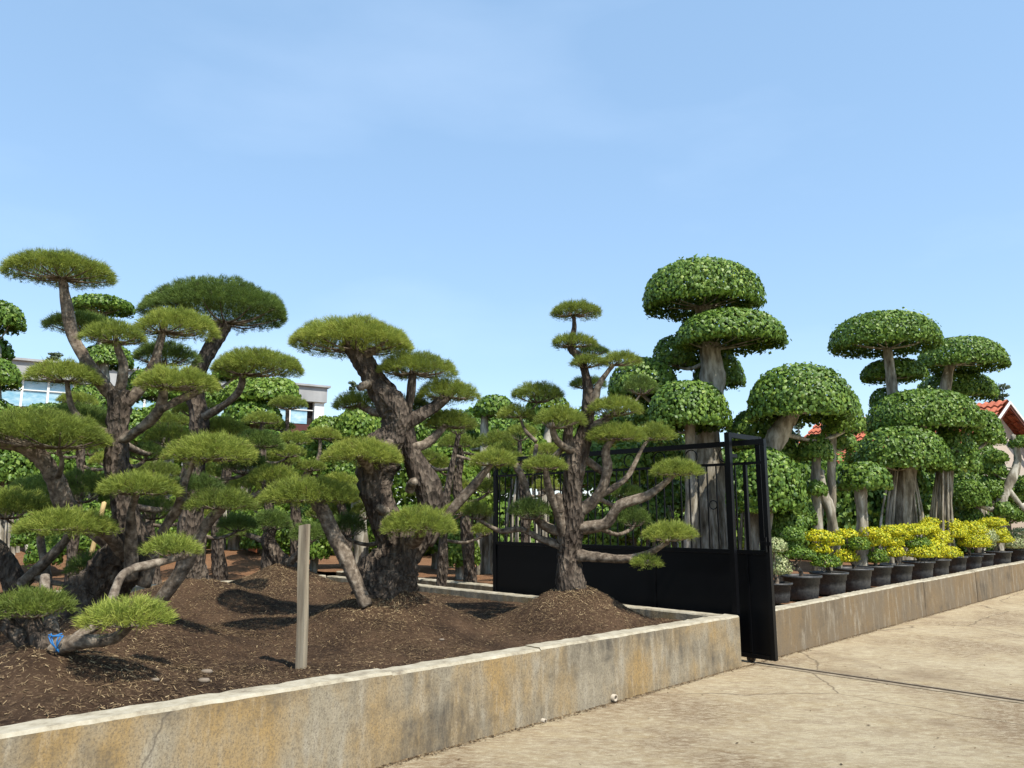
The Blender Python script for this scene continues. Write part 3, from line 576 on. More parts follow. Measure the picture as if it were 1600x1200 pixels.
for q in ((857, 469, 944, 503, 0), (860, 519, 934, 549, -.05), (900, 538, 952, 558, .35, 'needle_dark'), (890, 553, 950, 577, -.1), (938, 545, 1003, 578, -.1), (889, 586, 950, 610, .35, 'needle_dark'), (798, 593, 882, 634, .3), (778, 628, 836, 662, .3), (833, 630, 920, 676, -.2),
          (914, 617, 1009, 655, -.1), (972, 583, 1028, 620, .45, 'needle_dark'), (917, 658, 1011, 698, -.2), (988, 657, 1056, 698, .25), (815, 710, 886, 739, -.35), (1017, 715, 1101, 752, -.3), (1003, 813, 1092, 850, -.4), (985, 866, 1034, 889, -.45), (795, 775, 862, 815, -.15, 'needle_dark'), (722, 780, 768, 814, .1), (962, 790, 1018, 825, .5, 'needle_dark'), (950, 755, 1006, 780, .5, 'needle_dark')): t.pad(*q)
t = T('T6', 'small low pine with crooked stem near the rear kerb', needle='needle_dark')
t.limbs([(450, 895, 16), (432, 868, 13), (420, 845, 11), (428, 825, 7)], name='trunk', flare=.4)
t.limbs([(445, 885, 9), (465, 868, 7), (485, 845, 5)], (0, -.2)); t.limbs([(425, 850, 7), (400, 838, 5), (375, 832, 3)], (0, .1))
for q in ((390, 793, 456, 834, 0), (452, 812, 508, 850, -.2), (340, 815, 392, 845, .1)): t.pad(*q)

# ---------------------------------------------------------------- pines of the rear bed
def vground(Y, z=.38):
    return 600 + FPX * math.tan(math.atan((CAMH - z) / Y) + PITCH)
def bpine(u, v, Y, label, trunk, pads, extra=()):
    v = vground(Y); trunk = [(trunk[0][0], v, trunk[0][2])] + trunk[1:]
    t = Tree('pine_tree', u, v, Y, label, 'tree', 'cloud-pruned pines of the rear bed'); t.limbs(trunk, name='trunk', flare=.3)
    for e in extra: t.limbs(*e)
    for q in pads: t.pad(*q, dens=1500) if len(q) < 6 else t.pad(*q[:5], need=q[5], dens=1500)
bpine(462, 868, 14.5, 'thin rear pine with small button pads left of the central trunk', [(462, 880, 9), (462, 800, 8), (452, 745, 7), (449, 690, 4), (449, 640, 3)],
      [(418, 616, 482, 641, 0), (413, 655, 462, 674, .3), (428, 670, 488, 700, -.2), (474, 663, 534, 692, .2), (462, 716, 512, 737, -.2), (398, 735, 455, 762, .3), (500, 735, 560, 765, .2)], [([(456, 770, 5), (480, 740, 4.5), (497, 715, 4), (500, 685, 3)], (0, .2))])
bpine(735, 880, 13.2, 'rear pine with flat yellowish pads between central pine and gate', [(735, 888, 11), (728, 820, 9), (715, 760, 8), (720, 710, 5), (715, 695, 4)],
      [(683, 672, 747, 707, 0), (742, 670, 812, 706, .2), (662, 710, 712, 738, -.2), (690, 745, 745, 775, .3), (640, 735, 690, 790, .4), (735, 745, 790, 772, .2)])
bpine(325, 865, 13.6, 'rear pine half hidden behind the dark dome pine', [(345, 880, 11), (340, 800, 9), (355, 740, 8), (350, 690, 5)], [(300, 655, 372, 695, 0), (360, 690, 440, 725, .2), (395, 700, 470, 732, .5), (355, 735, 425, 775, -.1), (300, 720, 350, 755, .3)])
bpine(560, 862, 14, 'rear pine low between the leaning branch and thick trunk', [(548, 880, 9), (540, 820, 8), (530, 780, 6), (535, 765, 4)], [(500, 755, 580, 790, 0), (545, 780, 600, 812, .4), (480, 785, 530, 812, .2)])
bpine(240, 865, 13.5, 'rear pine low behind the massive curved trunk', [(240, 885, 12), (232, 820, 10), (240, 760, 8), (238, 730, 5)], [(200, 715, 285, 755, 0), (160, 770, 230, 805, .3), (250, 775, 330, 815, .2), (225, 640, 300, 672, .6), (100, 675, 180, 715, .5)])

bpine(130, 865, 12.8, 'rear pine with stacked small pads behind the forked grey stems', [(110, 885, 10), (118, 800, 8), (125, 730, 7), (125, 660, 5), (122, 625, 3)], [(88, 610, 152, 636, 0), (130, 650, 192, 680, .3), (58, 682, 122, 712, -.2), (140, 702, 205, 732, .2), (80, 735, 140, 762, .4)])
bpine(400, 865, 12.9, 'rear pine of five thin pads right of the dark dome pine', [(415, 885, 9), (420, 800, 8), (412, 730, 6), (410, 660, 4)], [(380, 640, 442, 668, 0), (420, 692, 480, 716, -.2), (355, 705, 410, 728, .3), (425, 752, 490, 782, .1), (370, 770, 425, 798, .3)])
bpine(655, 865, 12.4, 'rear pine glimpsed through the fork of the twin trunks', [(690, 885, 9), (694, 820, 8), (700, 760, 6), (716, 680, 4)], [(692, 652, 742, 674, 0), (760, 688, 808, 712, .4), (690, 782, 748, 806, -.2), (640, 700, 690, 722, .5), (735, 815, 775, 838, .2)])
bpine(830, 865, 12.6, 'rear pine low behind the gate left of the slender pine', [(822, 885, 8), (820, 820, 7), (815, 750, 5), (812, 690, 3.5)], [(788, 660, 842, 686, 0), (828, 690, 882, 713, .3), (775, 702, 822, 726, -.2), (830, 745, 880, 770, .2)])
# ---------------------------------------------------------------- broad-leaved topiary figs
def ficus(u, v, Y, label, trunk, pads, extra=(), roots=(), need='leaf', size=.078, group='clipped fig trees in the right bed', sides=12):
    v = vground(Y); trunk = [(trunk[0][0], v, trunk[0][2])] + trunk[1:]; u = trunk[0][0]
    extra = [([(e[0][0][0], v if e[0][0][1] > 840 else e[0][0][1], e[0][0][2])] + e[0][1:], e[1]) for e in extra]; roots = [(a, b, c, v, n) for a, b, c, _, n in roots]
    t = Tree('fig_tree', u, v, Y, label, 'tree', group, 'fbark', 'fbark', need, 'ficus'); t.limbs(trunk, name='trunk', flare=.35, sides=sides, rough=.1)
    for e in extra: t.limbs(*e)
    for (ua, va, ub, vb, n) in roots:                 # hanging roots grown down round the stem
        for i in range(n):
            f = (i + rng.uniform(.1, .9)) / n; x0 = ua + (ub - ua) * f; xm = (ua + ub) / 2 + (x0 - (ua + ub) / 2) * .6; d = rng.uniform(-.35, .25)
            t.limbs([(x0 + rng.normal(0, 3), vb, 2.2 + rng.uniform(0, 2.5)), (x0 + rng.normal(0, 2), (va + vb) / 2, 2 + rng.uniform(0, 1.5)), (xm, va, 1.6)], (d, d * .6), name='aerial_root', sides=6)
    for q in pads: t.pad(*q[:5], need=q[5] if len(q) > 5 else None, size=size)
    return t
ficus(1102, 885, 13, 'tallest fig with stacked mushroom domes behind the gate', [(1100, 890, 24), (1100, 780, 22), (1102, 690, 20), (1112, 610, 20), (1108, 540, 18), (1098, 480, 12)],
      [(1002, 403, 1192, 508, -.1), (1050, 484, 1230, 560, -.5), (1017, 522, 1095, 582, .7), (948, 558, 1064, 630, .2), (1008, 593, 1143, 680, -.7), (1080, 548, 1165, 612, .6), (985, 600, 1060, 668, .5)],
      [([(1130, 890, 14), (1128, 800, 13), (1118, 720, 12), (1112, 650, 10)], (.2, 0)), ([(1075, 890, 12), (1080, 800, 12), (1080, 720, 10), (1078, 650, 9)], (-.3, -.6))], [(1062, 740, 1140, 885, 10)])
ficus(1195, 880, 12, 'fig leaning right with broad dome just right of the gate', [(1180, 885, 20), (1182, 800, 18), (1192, 730, 17), (1215, 680, 16), (1240, 640, 12)],
      [(1168, 568, 1332, 668, -.3), (1285, 605, 1352, 682, .2), (1138, 700, 1257, 805, -.5), (1135, 640, 1228, 708, .9), (1210, 668, 1252, 722, .5)], [([(1185, 860, 12), (1200, 820, 10), (1198, 770, 8)], (-.1, -.4))], [(1140, 790, 1200, 885, 8)])
ficus(1400, 850, 16, 'fig with high flat dome on a thin pale stem', [(1410, 870, 11), (1408, 760, 10), (1400, 660, 9), (1394, 600, 8.5), (1387, 545, 7)], [(1299, 486, 1467, 564, 0), (1346, 560, 1447, 602, .7), (1360, 605, 1410, 640, .8)])
ficus(1480, 850, 18, 'far fig whose dome sits against the sky at right', [(1475, 860, 12), (1472, 740, 10), (1474, 640, 9), (1484, 570, 8)], [(1434, 526, 1573, 590, -.2), (1436, 580, 1554, 632, .8)])
ficus(1410, 850, 15.6, 'wide fig of overlapping domes on a bundle of hanging roots', [(1412, 868, 16), (1412, 800, 14), (1420, 730, 14), (1435, 680, 12), (1440, 650, 9)],
      [(1355, 608, 1529, 684, 0), (1338, 665, 1484, 740, -.55), (1448, 672, 1532, 742, .1), (1322, 688, 1382, 724, .2), (1385, 730, 1445, 770, .4), (1512, 640, 1568, 698, .5)], [([(1470, 868, 12), (1474, 800, 12), (1482, 740, 10), (1480, 700, 7)], (.1, .1))], [(1378, 735, 1442, 860, 16), (1455, 735, 1492, 850, 12)])
ficus(1345, 868, 12.6, 'young fig with one small dome on a straight post stem', [(1345, 872, 11), (1347, 820, 9.5), (1346, 770, 9), (1348, 748, 6)], [(1312, 722, 1392, 766, 0)])
ficus(1285, 862, 12.2, 'small fig with forked pale stems and a tall pole stem', [(1278, 868, 9), (1279, 800, 8.5), (1277, 740, 9), (1276, 705, 6)], [(1248, 678, 1303, 720, 0), (1262, 752, 1292, 772, -.2), (1290, 672, 1340, 705, .5)],
      [([(1313, 850, 8), (1300, 810, 9), (1287, 770, 9), (1280, 735, 8)], (-.1, 0)), ([(1299, 865, 8), (1299, 780, 7.5), (1300, 700, 7), (1306, 650, 6)], (.4, .3))])
ficus(1520, 850, 18.2, 'low fig with loose small pads near the house porch', [(1560, 868, 9), (1562, 800, 8), (1575, 760, 7), (1590, 720, 6), (1583, 680, 4)],
      [(1488, 750, 1546, 792, 0), (1528, 743, 1572, 777, .2), (1538, 703, 1575, 722, .1), (1532, 715, 1572, 742, .2), (1553, 784, 1585, 806, -.1), (1578, 680, 1620, 700, 0), (1500, 795, 1540, 822, .2), (1590, 740, 1640, 775, .2)], [([(1575, 765, 5), (1595, 790, 4), (1605, 800, 3)], (0, -.1)), ([(1562, 800, 6), (1530, 790, 5), (1515, 775, 4)], (0, 0))])
ficus(1235, 872, 11.7, 'dark bushy fig low behind the first pots', [(1225, 880, 8), (1222, 850, 7), (1225, 830, 5)], [(1190, 795, 1262, 850, .2), (1225, 780, 1275, 820, .5), (1195, 840, 1245, 872, -.1)], size=.06)
ficus(1535, 860, 20, 'fig with three clipped domes screening the cream house wall', [(1532, 880, 9), (1530, 800, 8), (1525, 750, 7), (1528, 715, 5)], [(1492, 688, 1562, 738, 0), (1538, 735, 1606, 785, .2), (1478, 732, 1545, 780, -.3), (1560, 780, 1612, 815, .1)])
# left and centre, beyond the rear kerb
def bf(u, Y, label, trunk, pads, roots=(), need='leaf', size=.1): ficus(u, 872, Y, label, trunk, pads, (), roots, need, size, 'clipped fig trees behind the pines')
bf(10, 17, 'fig cut by the left edge with stacked dark domes', [(0, 880, 14), (-5, 760, 13), (-10, 640, 12), (-8, 540, 9)], [(-75, 465, 36, 526, 0), (-60, 522, 16, 566, .2), (-70, 556, 30, 612, -.3), (-60, 622, 25, 668, -.2), (-40, 655, 60, 720, .4), (-20, 690, 90, 760, .1)], [(-10, 780, 60, 875, 8)])
bf(150, 18, 'fig peeping over the left pine with a small round dome', [(125, 885, 14), (140, 760, 13), (158, 640, 11), (160, 540, 9), (160, 490, 7)], [(110, 462, 208, 497, 0), (128, 535, 208, 580, .2), (100, 600, 190, 650, .2), (30, 630, 130, 668, .4), (170, 640, 260, 700, .5), (80, 690, 180, 760, 0)], [(95, 790, 145, 885, 9)])
bf(255, 19, 'fig hiding the grey building right of the left pine fork', [(262, 885, 13), (258, 760, 12), (262, 680, 10), (262, 630, 8)], [(196, 572, 292, 632, 0), (262, 585, 352, 642, .3), (215, 625, 330, 690, -.3), (330, 560, 400, 600, .4)])
bf(400, 17, 'fig with bright flat top between the dome pine and central pine', [(365, 885, 14), (375, 780, 12), (395, 690, 11), (405, 640, 9)], [(345, 590, 472, 640, 0, 'leaf_light'), (345, 625, 440, 672, -.3), (400, 590, 468, 622, .3, 'leaf_light'), (300, 690, 400, 760, .2), (420, 735, 500, 800, .3)], [(330, 780, 385, 885, 14)])
bf(560, 16.5, 'light green fig behind the fork of the central pine', [(565, 880, 12), (562, 780, 11), (560, 700, 9), (558, 670, 7)], [(520, 635, 604, 692, 0, 'leaf_light'), (480, 650, 540, 690, .2, 'leaf_light'), (500, 700, 600, 770, .2), (600, 640, 670, 700, .3), (460, 690, 520, 745, .4, 'leaf_light')])
bf(757, 15.5, 'fig with thin stem and flat dark cap left of the slender pine', [(757, 885, 10), (758, 780, 8), (757, 700, 7), (757, 650, 6)], [(738, 617, 806, 655, 0), (655, 690, 748, 760, -.1, 'leaf_light'), (700, 740, 775, 800, -.3, 'leaf_light'), (690, 655, 745, 700, .3), (770, 690, 850, 760, .2, 'leaf_light')], [(735, 740, 775, 885, 7)])
bf(850, 14.5, 'round fig shaded behind the slender pine', [(850, 885, 11), (852, 780, 9), (855, 700, 8), (860, 660, 6)], [(820, 612, 892, 660, .2), (845, 640, 900, 700, .2), (800, 680, 870, 750, 0, 'leaf_light'), (880, 690, 960, 760, .3), (930, 640, 1000, 700, .5), (860, 770, 940, 840, .2, 'leaf_light')], [(790, 740, 850, 880, 10)])
bf(985, 14, 'leafy fig behind the gate bars right of the slender pine', [(985, 885, 11), (985, 800, 9), (985, 740, 8)], [(940, 690, 1030, 760, 0, 'leaf_light'), (1000, 670, 1075, 730, .2, 'leaf_light'), (960, 765, 1050, 840, -.1), (1020, 750, 1080, 800, .3), (920, 800, 990, 860, .1, 'leaf_light')], [(1010, 790, 1060, 880, 8)])
bf(720, 14.3, 'small round leafy bush on the red mound', [(718, 895, 8), (718, 875, 7), (718, 862, 5)], [(688, 828, 750, 884, 0, 'leaf_light')], size=.07)

for u, Y, y0, hw, lab in ((70, 15.2, 800, 48, 'low leafy bush behind the forked grey pine stems'), (225, 15.8, 795, 52, 'low leafy bush behind the massive curved trunk'), (490, 15.6, 790, 50, 'low leafy bush behind the wooden stake'), (625, 16, 790, 46, 'low leafy bush seen beside the central trunk'), (300, 16.5, 770, 46, 'leafy bush behind the dark dome pine stem'), (140, 17, 780, 44, 'leafy bush behind the slanting bamboo prop'), (405, 16.8, 775, 48, 'leafy bush behind the small low pine'), (560, 17.5, 770, 44, 'leafy bush behind the leaning branch of the central pine'), (680, 17, 780, 40, 'leafy bush left of the gate end')):
    bf(u, Y, lab, [(u, 885, 7), (u + 2, 862, 6), (u, 845, 4)], [(u - hw, y0, u + hw * .5, y0 + 52, 0), (u - hw * .3, y0 + 14, u + hw, y0 + 66, -.2, 'leaf_light'), (u - hw * .6, y0 + 40, u + hw * .5, y0 + 82, -.4)], size=.085)
# ---------------------------------------------------------------- rear shrubs filling the depth of the nursery
SHR = [(-60, 22, 640, 190), (60, 24, 650, 170), (170, 22, 660, 180), (280, 25, 640, 170), (390, 23, 655, 160), (480, 26, 670, 150), (590, 23, 650, 160), (690, 24, 640, 150), (790, 22, 650, 160), (900, 24, 640, 160), (1000, 22, 650, 160), (1090, 24, 690, 150), (1190, 21, 690, 140), (1270, 23, 705, 130), (1370, 20, 720, 130), (1450, 22, 735, 130)]
WH = ['far left edge', 'forked grey pine stems', 'massive curved trunk', 'dark dome pine', 'bright flat-topped fig', 'thin button-pad pine', 'leaning central trunk', 'second central trunk', 'left end of the gate', 'slender pine trunk', 'right boughs of the slender pine', 'tallest stacked fig', 'gate end frame', 'tall pole stem', 'straight post stem', 'hanging-root bundle']
for (u, Y, top, wd), wh in zip(SHR, WH):
    k = Y / FPX; b = P(u, 840, Y); b[2] = .35; t = thing('hedge_shrub', b, 'dark leafy shrub far back beyond the ' + wh, 'shrub', 'rear row of tall shrubs')
    V, F, _, _ = tube(np.array([b, b + [0, 0, .9], b + [.1, 0, 1.8]]), np.array([.1, .08, .05]), 8, 3, .1, 1); link('trunk', mkmesh('trunk', V - b, F, M['fbark'], True), t)
    ztop = P(u, top, Y)[2]
    for j in range(5):
        dx = rng.uniform(-.5, .5) * wd * k; zz = rng.uniform(.45, .85) * ztop if j else ztop * .72; r = wd * k * rng.uniform(.3, .45); h = max(min(ztop - zz, 1.4), .5)
        V, F, ti = leaf_pad(np.array([dx if j else 0, rng.uniform(-.8, .8), zz - b[2]]), r, r * .9, h, h * .7, .17, 1.6, .5, True, simple=True); link('crown', mkmesh('crown', V, F, M['leaf'], False, ti), t)
    for j in range(3):
        r = wd * k * .42; V, F, ti = leaf_pad(np.array([(j - 1) * wd * k * .4, -.4, .75]), r, r * .8, .9, .6, .17, 1.6, .5, True, simple=True); link('crown', mkmesh('crown', V, F, M['leaf'], False, ti), t)

# ---------------------------------------------------------------- wooden stake, bamboo prop, planter box
b = P(470, 1052, 6.15); b[2] = soil_h(b[0], b[1]); top = P(476, 820, 6.15); wv = .034
mb = MB(); ax, ay = np.array([.94, -.34, 0]), np.array([.34, .94, 0]); V = []
for f_, jit in ((-.03, 0), (.33, .004), (.66, -.003), (1, 0)):
    c = b + (top - b) * f_ + np.array([jit, 0, -.1 if f_ < 0 else 0]); V += [c + ax * x + ay * y + Z3 * (.006 * x / wv if f_ == 1 else 0) for x, y in ((-wv, -wv * .8), (wv, -wv * .8), (wv, wv * .8), (-wv, wv * .8))]
F = [(k * 4 + j, k * 4 + (j + 1) % 4, k * 4 + 4 + (j + 1) % 4, k * 4 + 4 + j) for k in range(3) for j in range(4)] + [(12, 13, 14, 15), (3, 2, 1, 0)]
o = link('wooden_stake', mkmesh('wooden_stake', np.array(V) - b, F, M['wood']), None, b); tag(o, 'square grey weathered wooden stake upright in the soil', 'stake')
pa, pb = P(132, 885, 12.6), P(163, 785, 12.6); pa[2] = min(pa[2], .45); V, F, _, _ = tube(np.array([pa, (pa + pb) / 2, pb]), np.array([.04, .038, .035]), 8, 4, .03, 5)
o = link('bamboo_pole', mkmesh('bamboo_pole', V - pa, F, M['bamboo'], True), None, pa); tag(o, 'slanting yellow bamboo prop behind the left pines', 'pole')
bx_ = P(388, 858, 19); mb = MB(); mb.box(bx_, np.array([1., 0, 0]), np.array([0, 1., 0]), -.22, .22, -.2, .2, -.15, .62); mb.box(bx_, np.array([1., 0, 0]), np.array([0, 1., 0]), -.25, .25, -.23, .23, .625, .68)
o = mb.build('planter_box', M['terracotta'], None, bx_); o.location = bx_; tag(o, 'orange painted planter block behind the hanging roots', 'planter')

# ---------------------------------------------------------------- potted shrubs on the right wall
def lathe(prof, n=28, flute=0):
    V = []; F = []
    for i, (r, z, fl) in enumerate(prof):
        for j in range(n):
            a = 6.2832 * j / n; rr = r * (1 - (fl * (.5 + .5 * math.cos(a * 14)) if fl else 0)); V.append((rr * math.cos(a), rr * math.sin(a), z))
    for i in range(len(prof) - 1):
        for j in range(n): F.append((i * n + j, i * n + (j + 1) % n, (i + 1) * n + (j + 1) % n, (i + 1) * n + j))
    F.append(tuple(range(n - 1, -1, -1))); return V, F
potm = None
POTS = [(1213, 20, 'c'), (1252, 31, 'g'), (1294, 30, 'yg'), (1333, 27, 'y'), (1368, 25, 'yg'), (1404, 23, 'y'), (1436, 22, 'yg'), (1464, 21, 'y'), (1491, 20, 'y'), (1516, 19, 'yg'), (1537, 17, 'c'), (1562, 21, 'y'), (1592, 17, 'c'), ]
PADS = {0: [(1190, 840, 1228, 865), (1186, 866, 1232, 902)], 1: [(1222, 823, 1256, 848), (1228, 842, 1254, 862), (1236, 856, 1270, 874), (1206, 850, 1232, 868)],
        2: [(1260, 827, 1300, 848), (1286, 833, 1316, 855), (1266, 847, 1298, 866), (1270, 866, 1312, 888, 'leaf_mid'), (1258, 858, 1286, 878, 'leaf_mid')], 3: [(1305, 826, 1338, 842), (1305, 858, 1338, 880), (1328, 838, 1358, 862, 'leaf_mid')],
        4: [(1345, 823, 1380, 842), (1346, 838, 1372, 856), (1348, 856, 1386, 882, 'leaf_mid'), (1364, 832, 1392, 850)], 5: [(1376, 820, 1412, 838), (1366, 834, 1408, 856), (1384, 852, 1412, 872), (1394, 838, 1410, 856)],
        6: [(1400, 818, 1445, 838), (1404, 838, 1452, 858, 'leaf_mid'), (1418, 850, 1462, 874), (1396, 828, 1426, 846)], 7: [(1430, 816, 1466, 834), (1446, 828, 1484, 852), (1434, 842, 1478, 868)],
        8: [(1440, 808, 1466, 822), (1466, 810, 1500, 828), (1452, 852, 1498, 874), (1474, 822, 1508, 842)], 9: [(1476, 816, 1512, 842, 'leaf_yellow'), (1500, 814, 1540, 838), (1502, 832, 1545, 858)], 10: [(1520, 826, 1556, 850), (1524, 838, 1552, 858)],
        11: [(1532, 808, 1570, 824), (1540, 822, 1572, 840), (1546, 832, 1580, 850)], 12: [(1566, 836, 1606, 860), (1580, 824, 1620, 842)]}
PW = ['cream variegated shrub in the pot nearest the gate', 'plain dark green tiered shrub in the second pot from the gate', 'yellow topped shrub with green skirt in the third pot from the gate', 'golden shrub with one low ball in the fourth pot from the gate', 'golden shrub with green lower pad in the fifth pot from the gate', 'dense golden tiered shrub in the sixth pot from the gate', 'golden shrub with green middle in the seventh pot from the gate', 'golden tiered shrub in the eighth pot from the gate', 'golden shrub with a low drooping pad in the ninth pot from the gate', 'fluffy golden shrub beside the cream one in the tenth pot from the gate', 'small cream shrub in the eleventh pot from the gate', 'tall golden shrub in the pot near the right end', 'cream shrub in the pot cut by the right edge']
OR = ['pot nearest the gate', 'second pot from the gate', 'third pot from the gate', 'fourth pot from the gate', 'fifth pot from the gate', 'sixth pot from the gate', 'seventh pot from the gate', 'eighth pot from the gate', 'ninth pot from the gate', 'tenth pot from the gate', 'eleventh pot from the gate', 'twelfth pot from the gate', 'last pot at the right edge']
def wallpt(u, off):
    # point on the line parallel to the right wall, off metres behind its face, seen in column u
    best = None
    for s_ in np.linspace(.05, 30, 6000):
        p = DR - D * s_ + NN * off; uu = 800 + FPX * p[0] / (p[1] * CP + (.55 - CAMH) * SP)
        if best is None or abs(uu - u) < best[0]: best = (abs(uu - u), p)
    return best[1]
for i, (u, hw, kd) in enumerate(POTS):
    c = wallpt(u + rng.normal(0, 1.5), .42 + rng.uniform(-.04, .05)); c[2] = .5; R = min(max(hw * c[1] / FPX, .2), .27) * rng.uniform(.93, 1.05)
    if potm is None:
        V, F = lathe([(.76, 0, 0), (.78, .03, 0), (.84, .5, .035), (.86, .78, .035), (.9, .8, 0), (.93, 1.12, 0), (1.03, 1.13, 0), (1.04, 1.25, 0), (.97, 1.26, 0), (.92, 1.2, 0), (.9, 1.1, 0)], 56)
        potm = mkmesh('plant_pot', V, F, M['pot'], True)
        V2 = [(math.cos(6.2832 * j / 24) * .91, math.sin(6.2832 * j / 24) * .91, 1.1 + .02 * math.sin(j * 5)) for j in range(24)] + [(0, 0, 1.18)]; soilm = mkmesh('potting_soil', V2, [(j, (j + 1) % 24, 24) for j in range(24)], M['soil'], True)
    pt = thing('plant_pot', c, 'black ribbed plastic tub, the ' + OR[i] + ' in the row', 'pot', 'black plastic pots along the wall')
    for nm, me in (('pot_shell', potm), ('potting_soil', soilm)):
        o = link(nm, me, pt); o.scale = (R, R, R * .95); o.rotation_euler.z = i * .7
    Y = c[1]; base = c + np.array([0, 0, R * 1.05]); sh = thing('potted_shrub', base, PW[i], 'shrub', 'clipped shrubs in black pots')
    mt = {'c': 'leaf_cream', 'g': 'leaf', 'y': 'leaf_yellow', 'yg': 'leaf_yellow'}[kd]; cs = []
    for q in PADS[i]:
        dy = rng.uniform(-.12, .12); k = (Y + dy) / FPX; rx = (q[2] - q[0]) / 2 * k * 1.12; H = (q[3] - q[1]) * k; cc = P((q[0] + q[2]) / 2, q[1] + (q[3] - q[1]) * .62, Y + dy); cs.append((cc, rx))
        V, F, ti = leaf_pad(cc - base, rx, rx * .9, H * .6, H * .25, .036, 2.0, .6, True, .35, .13); link('foliage_pad', mkmesh('foliage_pad', V, F, M[q[4] if len(q) > 4 else mt], False, ti), sh)
    hub = np.mean([a for a, b_ in cs], axis=0); fork = base * .55 + hub * .45; fork[2] = base[2] + .35 * (hub[2] - base[2])
    V, F, _, _ = tube(np.array([base - [0, 0, .06], base * .6 + fork * .4 + [.02, 0, 0], fork]), np.array([.035, .028, .024]), 9, 4, .15, i); link('trunk', mkmesh('trunk', V - base, F, M['limb'], True), sh)
    for cc, rx in cs:
        V, F, _, _ = tube(np.array([fork, (fork + cc) / 2 + [0, 0, -.02], cc]), np.array([.018, .014, .008]), 7, 4, .12, i); link('branch', mkmesh('branch', V - base, F, M['limb'], True), sh)

# ---------------------------------------------------------------- far buildings
A0 = np.array([-30.0, 31.0, 0]); A1 = np.array([-10.6, 43.2, 0]); fx = nrm(A1 - A0); fy = np.array([-fx[1], fx[0], 0]); Ln = float(np.linalg.norm(A1 - A0))
ob = thing('office_building', A0, 'flat-roofed grey building with a band of blue windows behind the trees', 'building'); 
def obx(name, x0, x1, y0, y1, z0, z1, mt, par=ob): mb = MB(); mb.box(A0, fx, fy, x0, x1, y0, y1, z0, z1); return mb.build(name, M[mt], par, A0)
obx('wall', 0, Ln, .3, 9, 0, 6.1, 'concrete'); obx('spandrel', -.05, Ln + .05, .2, 9, 6.1, 6.6, 'maroon'); obx('wall', 0, Ln, .5, 9, 6.6, 7.9, 'dark')
obx('fascia', -.1, Ln + .1, 0, 9.2, 7.9, 8.75, 'concrete'); obx('roof_coping', -.25, Ln + .25, -.15, 9.4, 8.75, 8.86, 'concrete'); obx('corner_pier', Ln - .55, Ln, .15, .49, 6.6, 7.9, 'whitepaint')
nb = int((Ln - .6) / 1.05)
for i in range(nb):
    x = i * 1.05; wd_ = obx('window', x + .05, x + 1.0, .3, .36, 6.65, 7.85, 'glass'); obx('mullion', x - .05, x + .05, .2, .48, 6.6, 7.9, 'whitepaint')
obx('transom', 0, Ln - .6, .24, .295, 7.4, 7.45, 'whitepaint')
# house with tiled roof
H0 = np.array([17.7, 28.0, 0]); rd = np.array([-.5, .866, 0]); gd = np.array([.866, .5, 0])
hs = thing('tiled_house', H0, 'cream house with red tiled gable roof behind the right figs', 'house')
def roof_plane(o, along, down, length, run, z0, z1, name, par, base):
    """interlocking wavy tiles: courses step, pans roll"""
    ca = max(2, int(length / .24)); cr = max(2, int(run / .32)); nu = ca * 4 + 1; V = []; F = []
    for r_ in range(cr):
        for e in (0, 1):
            f = (r_ + e) / cr; zz = z0 + (z1 - z0) * f + (.05 if e else 0.0)
            for i in range(nu):
                V.append(o + along * (length * i / (nu - 1)) + down * (run * f + (.03 if e else 0)) + Z3 * (zz + .035 * math.sin(i * math.pi / 2 + .4)))
    for r_ in range(cr):
        for i in range(nu - 1): a = (2 * r_) * nu + i; F.append((a, a + 1, a + nu + 1, a + nu))
        if r_ < cr - 1:
            for i in range(nu - 1): a = (2 * r_ + 1) * nu + i; F.append((a, a + 1, a + nu + 1, a + nu))
    o2 = link(name, mkmesh(name, np.array(V) - base, F, M['tile']), par); return o2
for sg in (-1, 1): roof_plane(H0 - rd * .5, rd, gd * sg, 8.2, 3.0, 5.72, 3.45, 'roof_tiles', hs, H0)
mb = MB(); mb.add([H0 - gd * 2.3, H0 + gd * 2.3, H0 + gd * 2.3 + Z3 * 3.75, H0 + Z3 * 5.45, H0 - gd * 2.3 + Z3 * 3.75] + [q + rd * 7.4 for q in (H0 - gd * 2.3, H0 + gd * 2.3, H0 + gd * 2.3 + Z3 * 3.75, H0 + Z3 * 5.45, H0 - gd * 2.3 + Z3 * 3.75)], [(0, 1, 2, 3, 4), (9, 8, 7, 6, 5), (0, 4, 9, 5), (1, 6, 7, 2)]); mb.build('wall', M['plaster'], hs, H0)
for sg in (-1, 1):
    for nm, off, h, mt in (('bargeboard', -.56, .22, 'brownwood'), ('fascia_trim', -.6, .09, 'whitepaint')):
        mb = MB(); a = H0 - rd * (.5 - off - .5) + Z3 * 5.62; a = H0 + rd * off + Z3 * 5.66; b2 = a + gd * sg * 3.0 - Z3 * 2.27; dn = -Z3 * h
        V = [a, b2, b2 + dn, a + dn]; V += [q + rd * .05 for q in V]; mb.add(V, [(0, 1, 2, 3), (7, 6, 5, 4), (0, 4, 5, 1), (3, 2, 6, 7), (1, 5, 6, 2), (0, 3, 7, 4)]); mb.build(nm, M[mt], hs, H0)
mb = MB(); mb.box(H0, gd, rd, -1.0, .2, -.06, -.005, 1.0, 2.3); wn = mb.build('window', M['dark'], hs, H0)
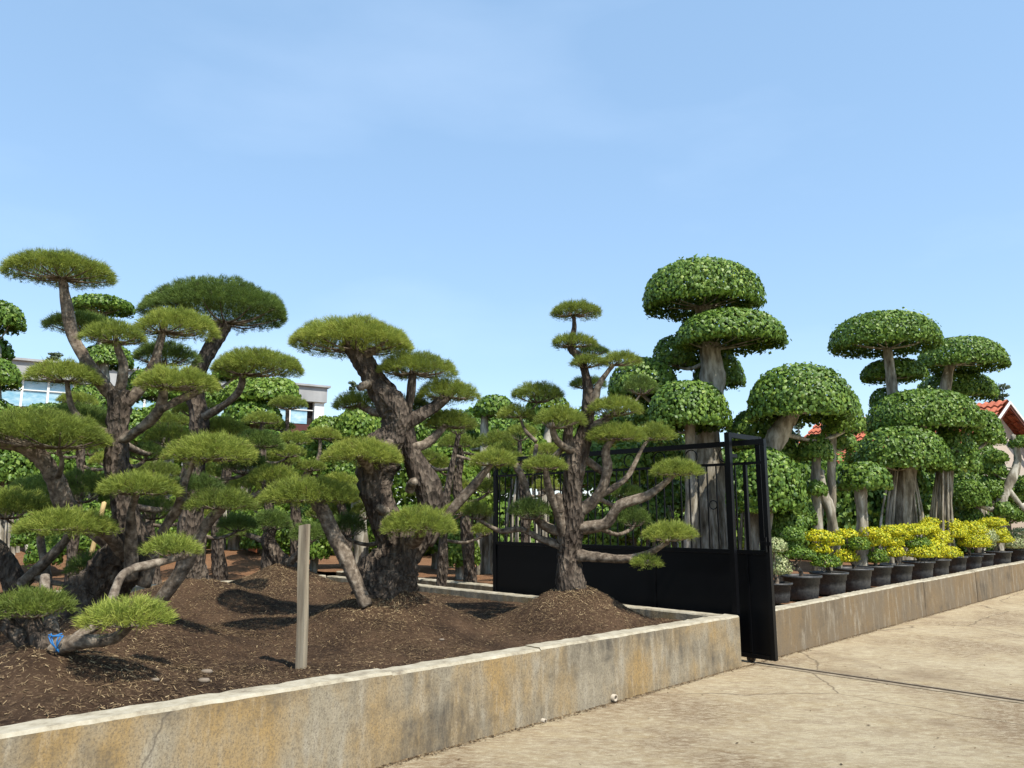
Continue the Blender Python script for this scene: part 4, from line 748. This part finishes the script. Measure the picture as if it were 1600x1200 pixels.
# porch roof to the right
PO = np.array([18.0, 25.4, 0]); ph = thing('porch', PO, 'low red tiled porch roof at the right edge beside the house', 'porch')
roof_plane(PO - gd * 1.6, gd, -rd, 9, 1.9, 3.2, 2.45, 'roof_tiles', ph, PO)
for x in (-1.3, .9, 3.2):
    mb = MB(); mb.box(PO, gd, rd, x, x + .16, -1.5, -1.34, 0, 2.6); mb.build('post', M['whitepaint'], ph, PO)
mb = MB(); mb.box(PO, gd, rd, -1.6, 5.8, -1.9, -1.8, 2.28, 2.44); mb.build('fascia', M['whitepaint'], ph, PO)
mb = MB(); mb.box(PO, gd, rd, -1.6, 5.8, .1, .25, 0, 3.1); mb.build('back_wall', M['dark'], ph, PO)

# distant feathery trees
def far_tree(u, v0, v1, Y, wpx, lab, n=26):
    b = P(u, 800, Y); b[2] = 0; zt = P(u, v0, Y)[2]; zb = P(u, v1, Y)[2]; k = Y / FPX; t = thing('distant_tree', b, lab, 'tree', 'distant trees')
    V, F, _, _ = tube(np.array([b, b + [.2, 0, zb * .6], b + [0, 0, zt * .95]]), np.array([.3, .22, .05]), 8, 5, .08, 2); link('trunk', mkmesh('trunk', V - b, F, M['fbark'], True), t)
    Vs, Fs, Ts = [], [], []; o = 0
    for i in range(n):
        f = rng.uniform(0, 1); z = zb + (zt - zb) * f; r = wpx * k * (1 - f * .75) * rng.uniform(.2, 1); a = rng.uniform(0, 6.28); q = wpx * k * .32 * rng.uniform(.5, 1.1)
        V, F, ti = leaf_pad(np.array([r * math.cos(a), r * math.sin(a), z]), q, q, q * .5, q * .25, .2, .9, .4, True, .35, .2); Vs.append(V); Fs.append(F + o); Ts.append(ti); o += len(V)
    link('crown', mkmesh('crown', np.concatenate(Vs) - np.array([0, 0, 0]), np.concatenate(Fs), M['leaf_far'], False, np.concatenate(Ts)), t)
far_tree(1580, 604, 720, 55, 34, 'feathery distant tree on the skyline right of the house', 60)
far_tree(1256, 660, 720, 60, 18, 'small distant tree glimpsed between the fig stems', 30)
far_tree(60, 548, 640, 62, 26, 'distant treetop just above the grey roof at left', 60)
far_tree(545, 596, 680, 62, 22, 'distant treetop beside the right end of the grey building', 40)
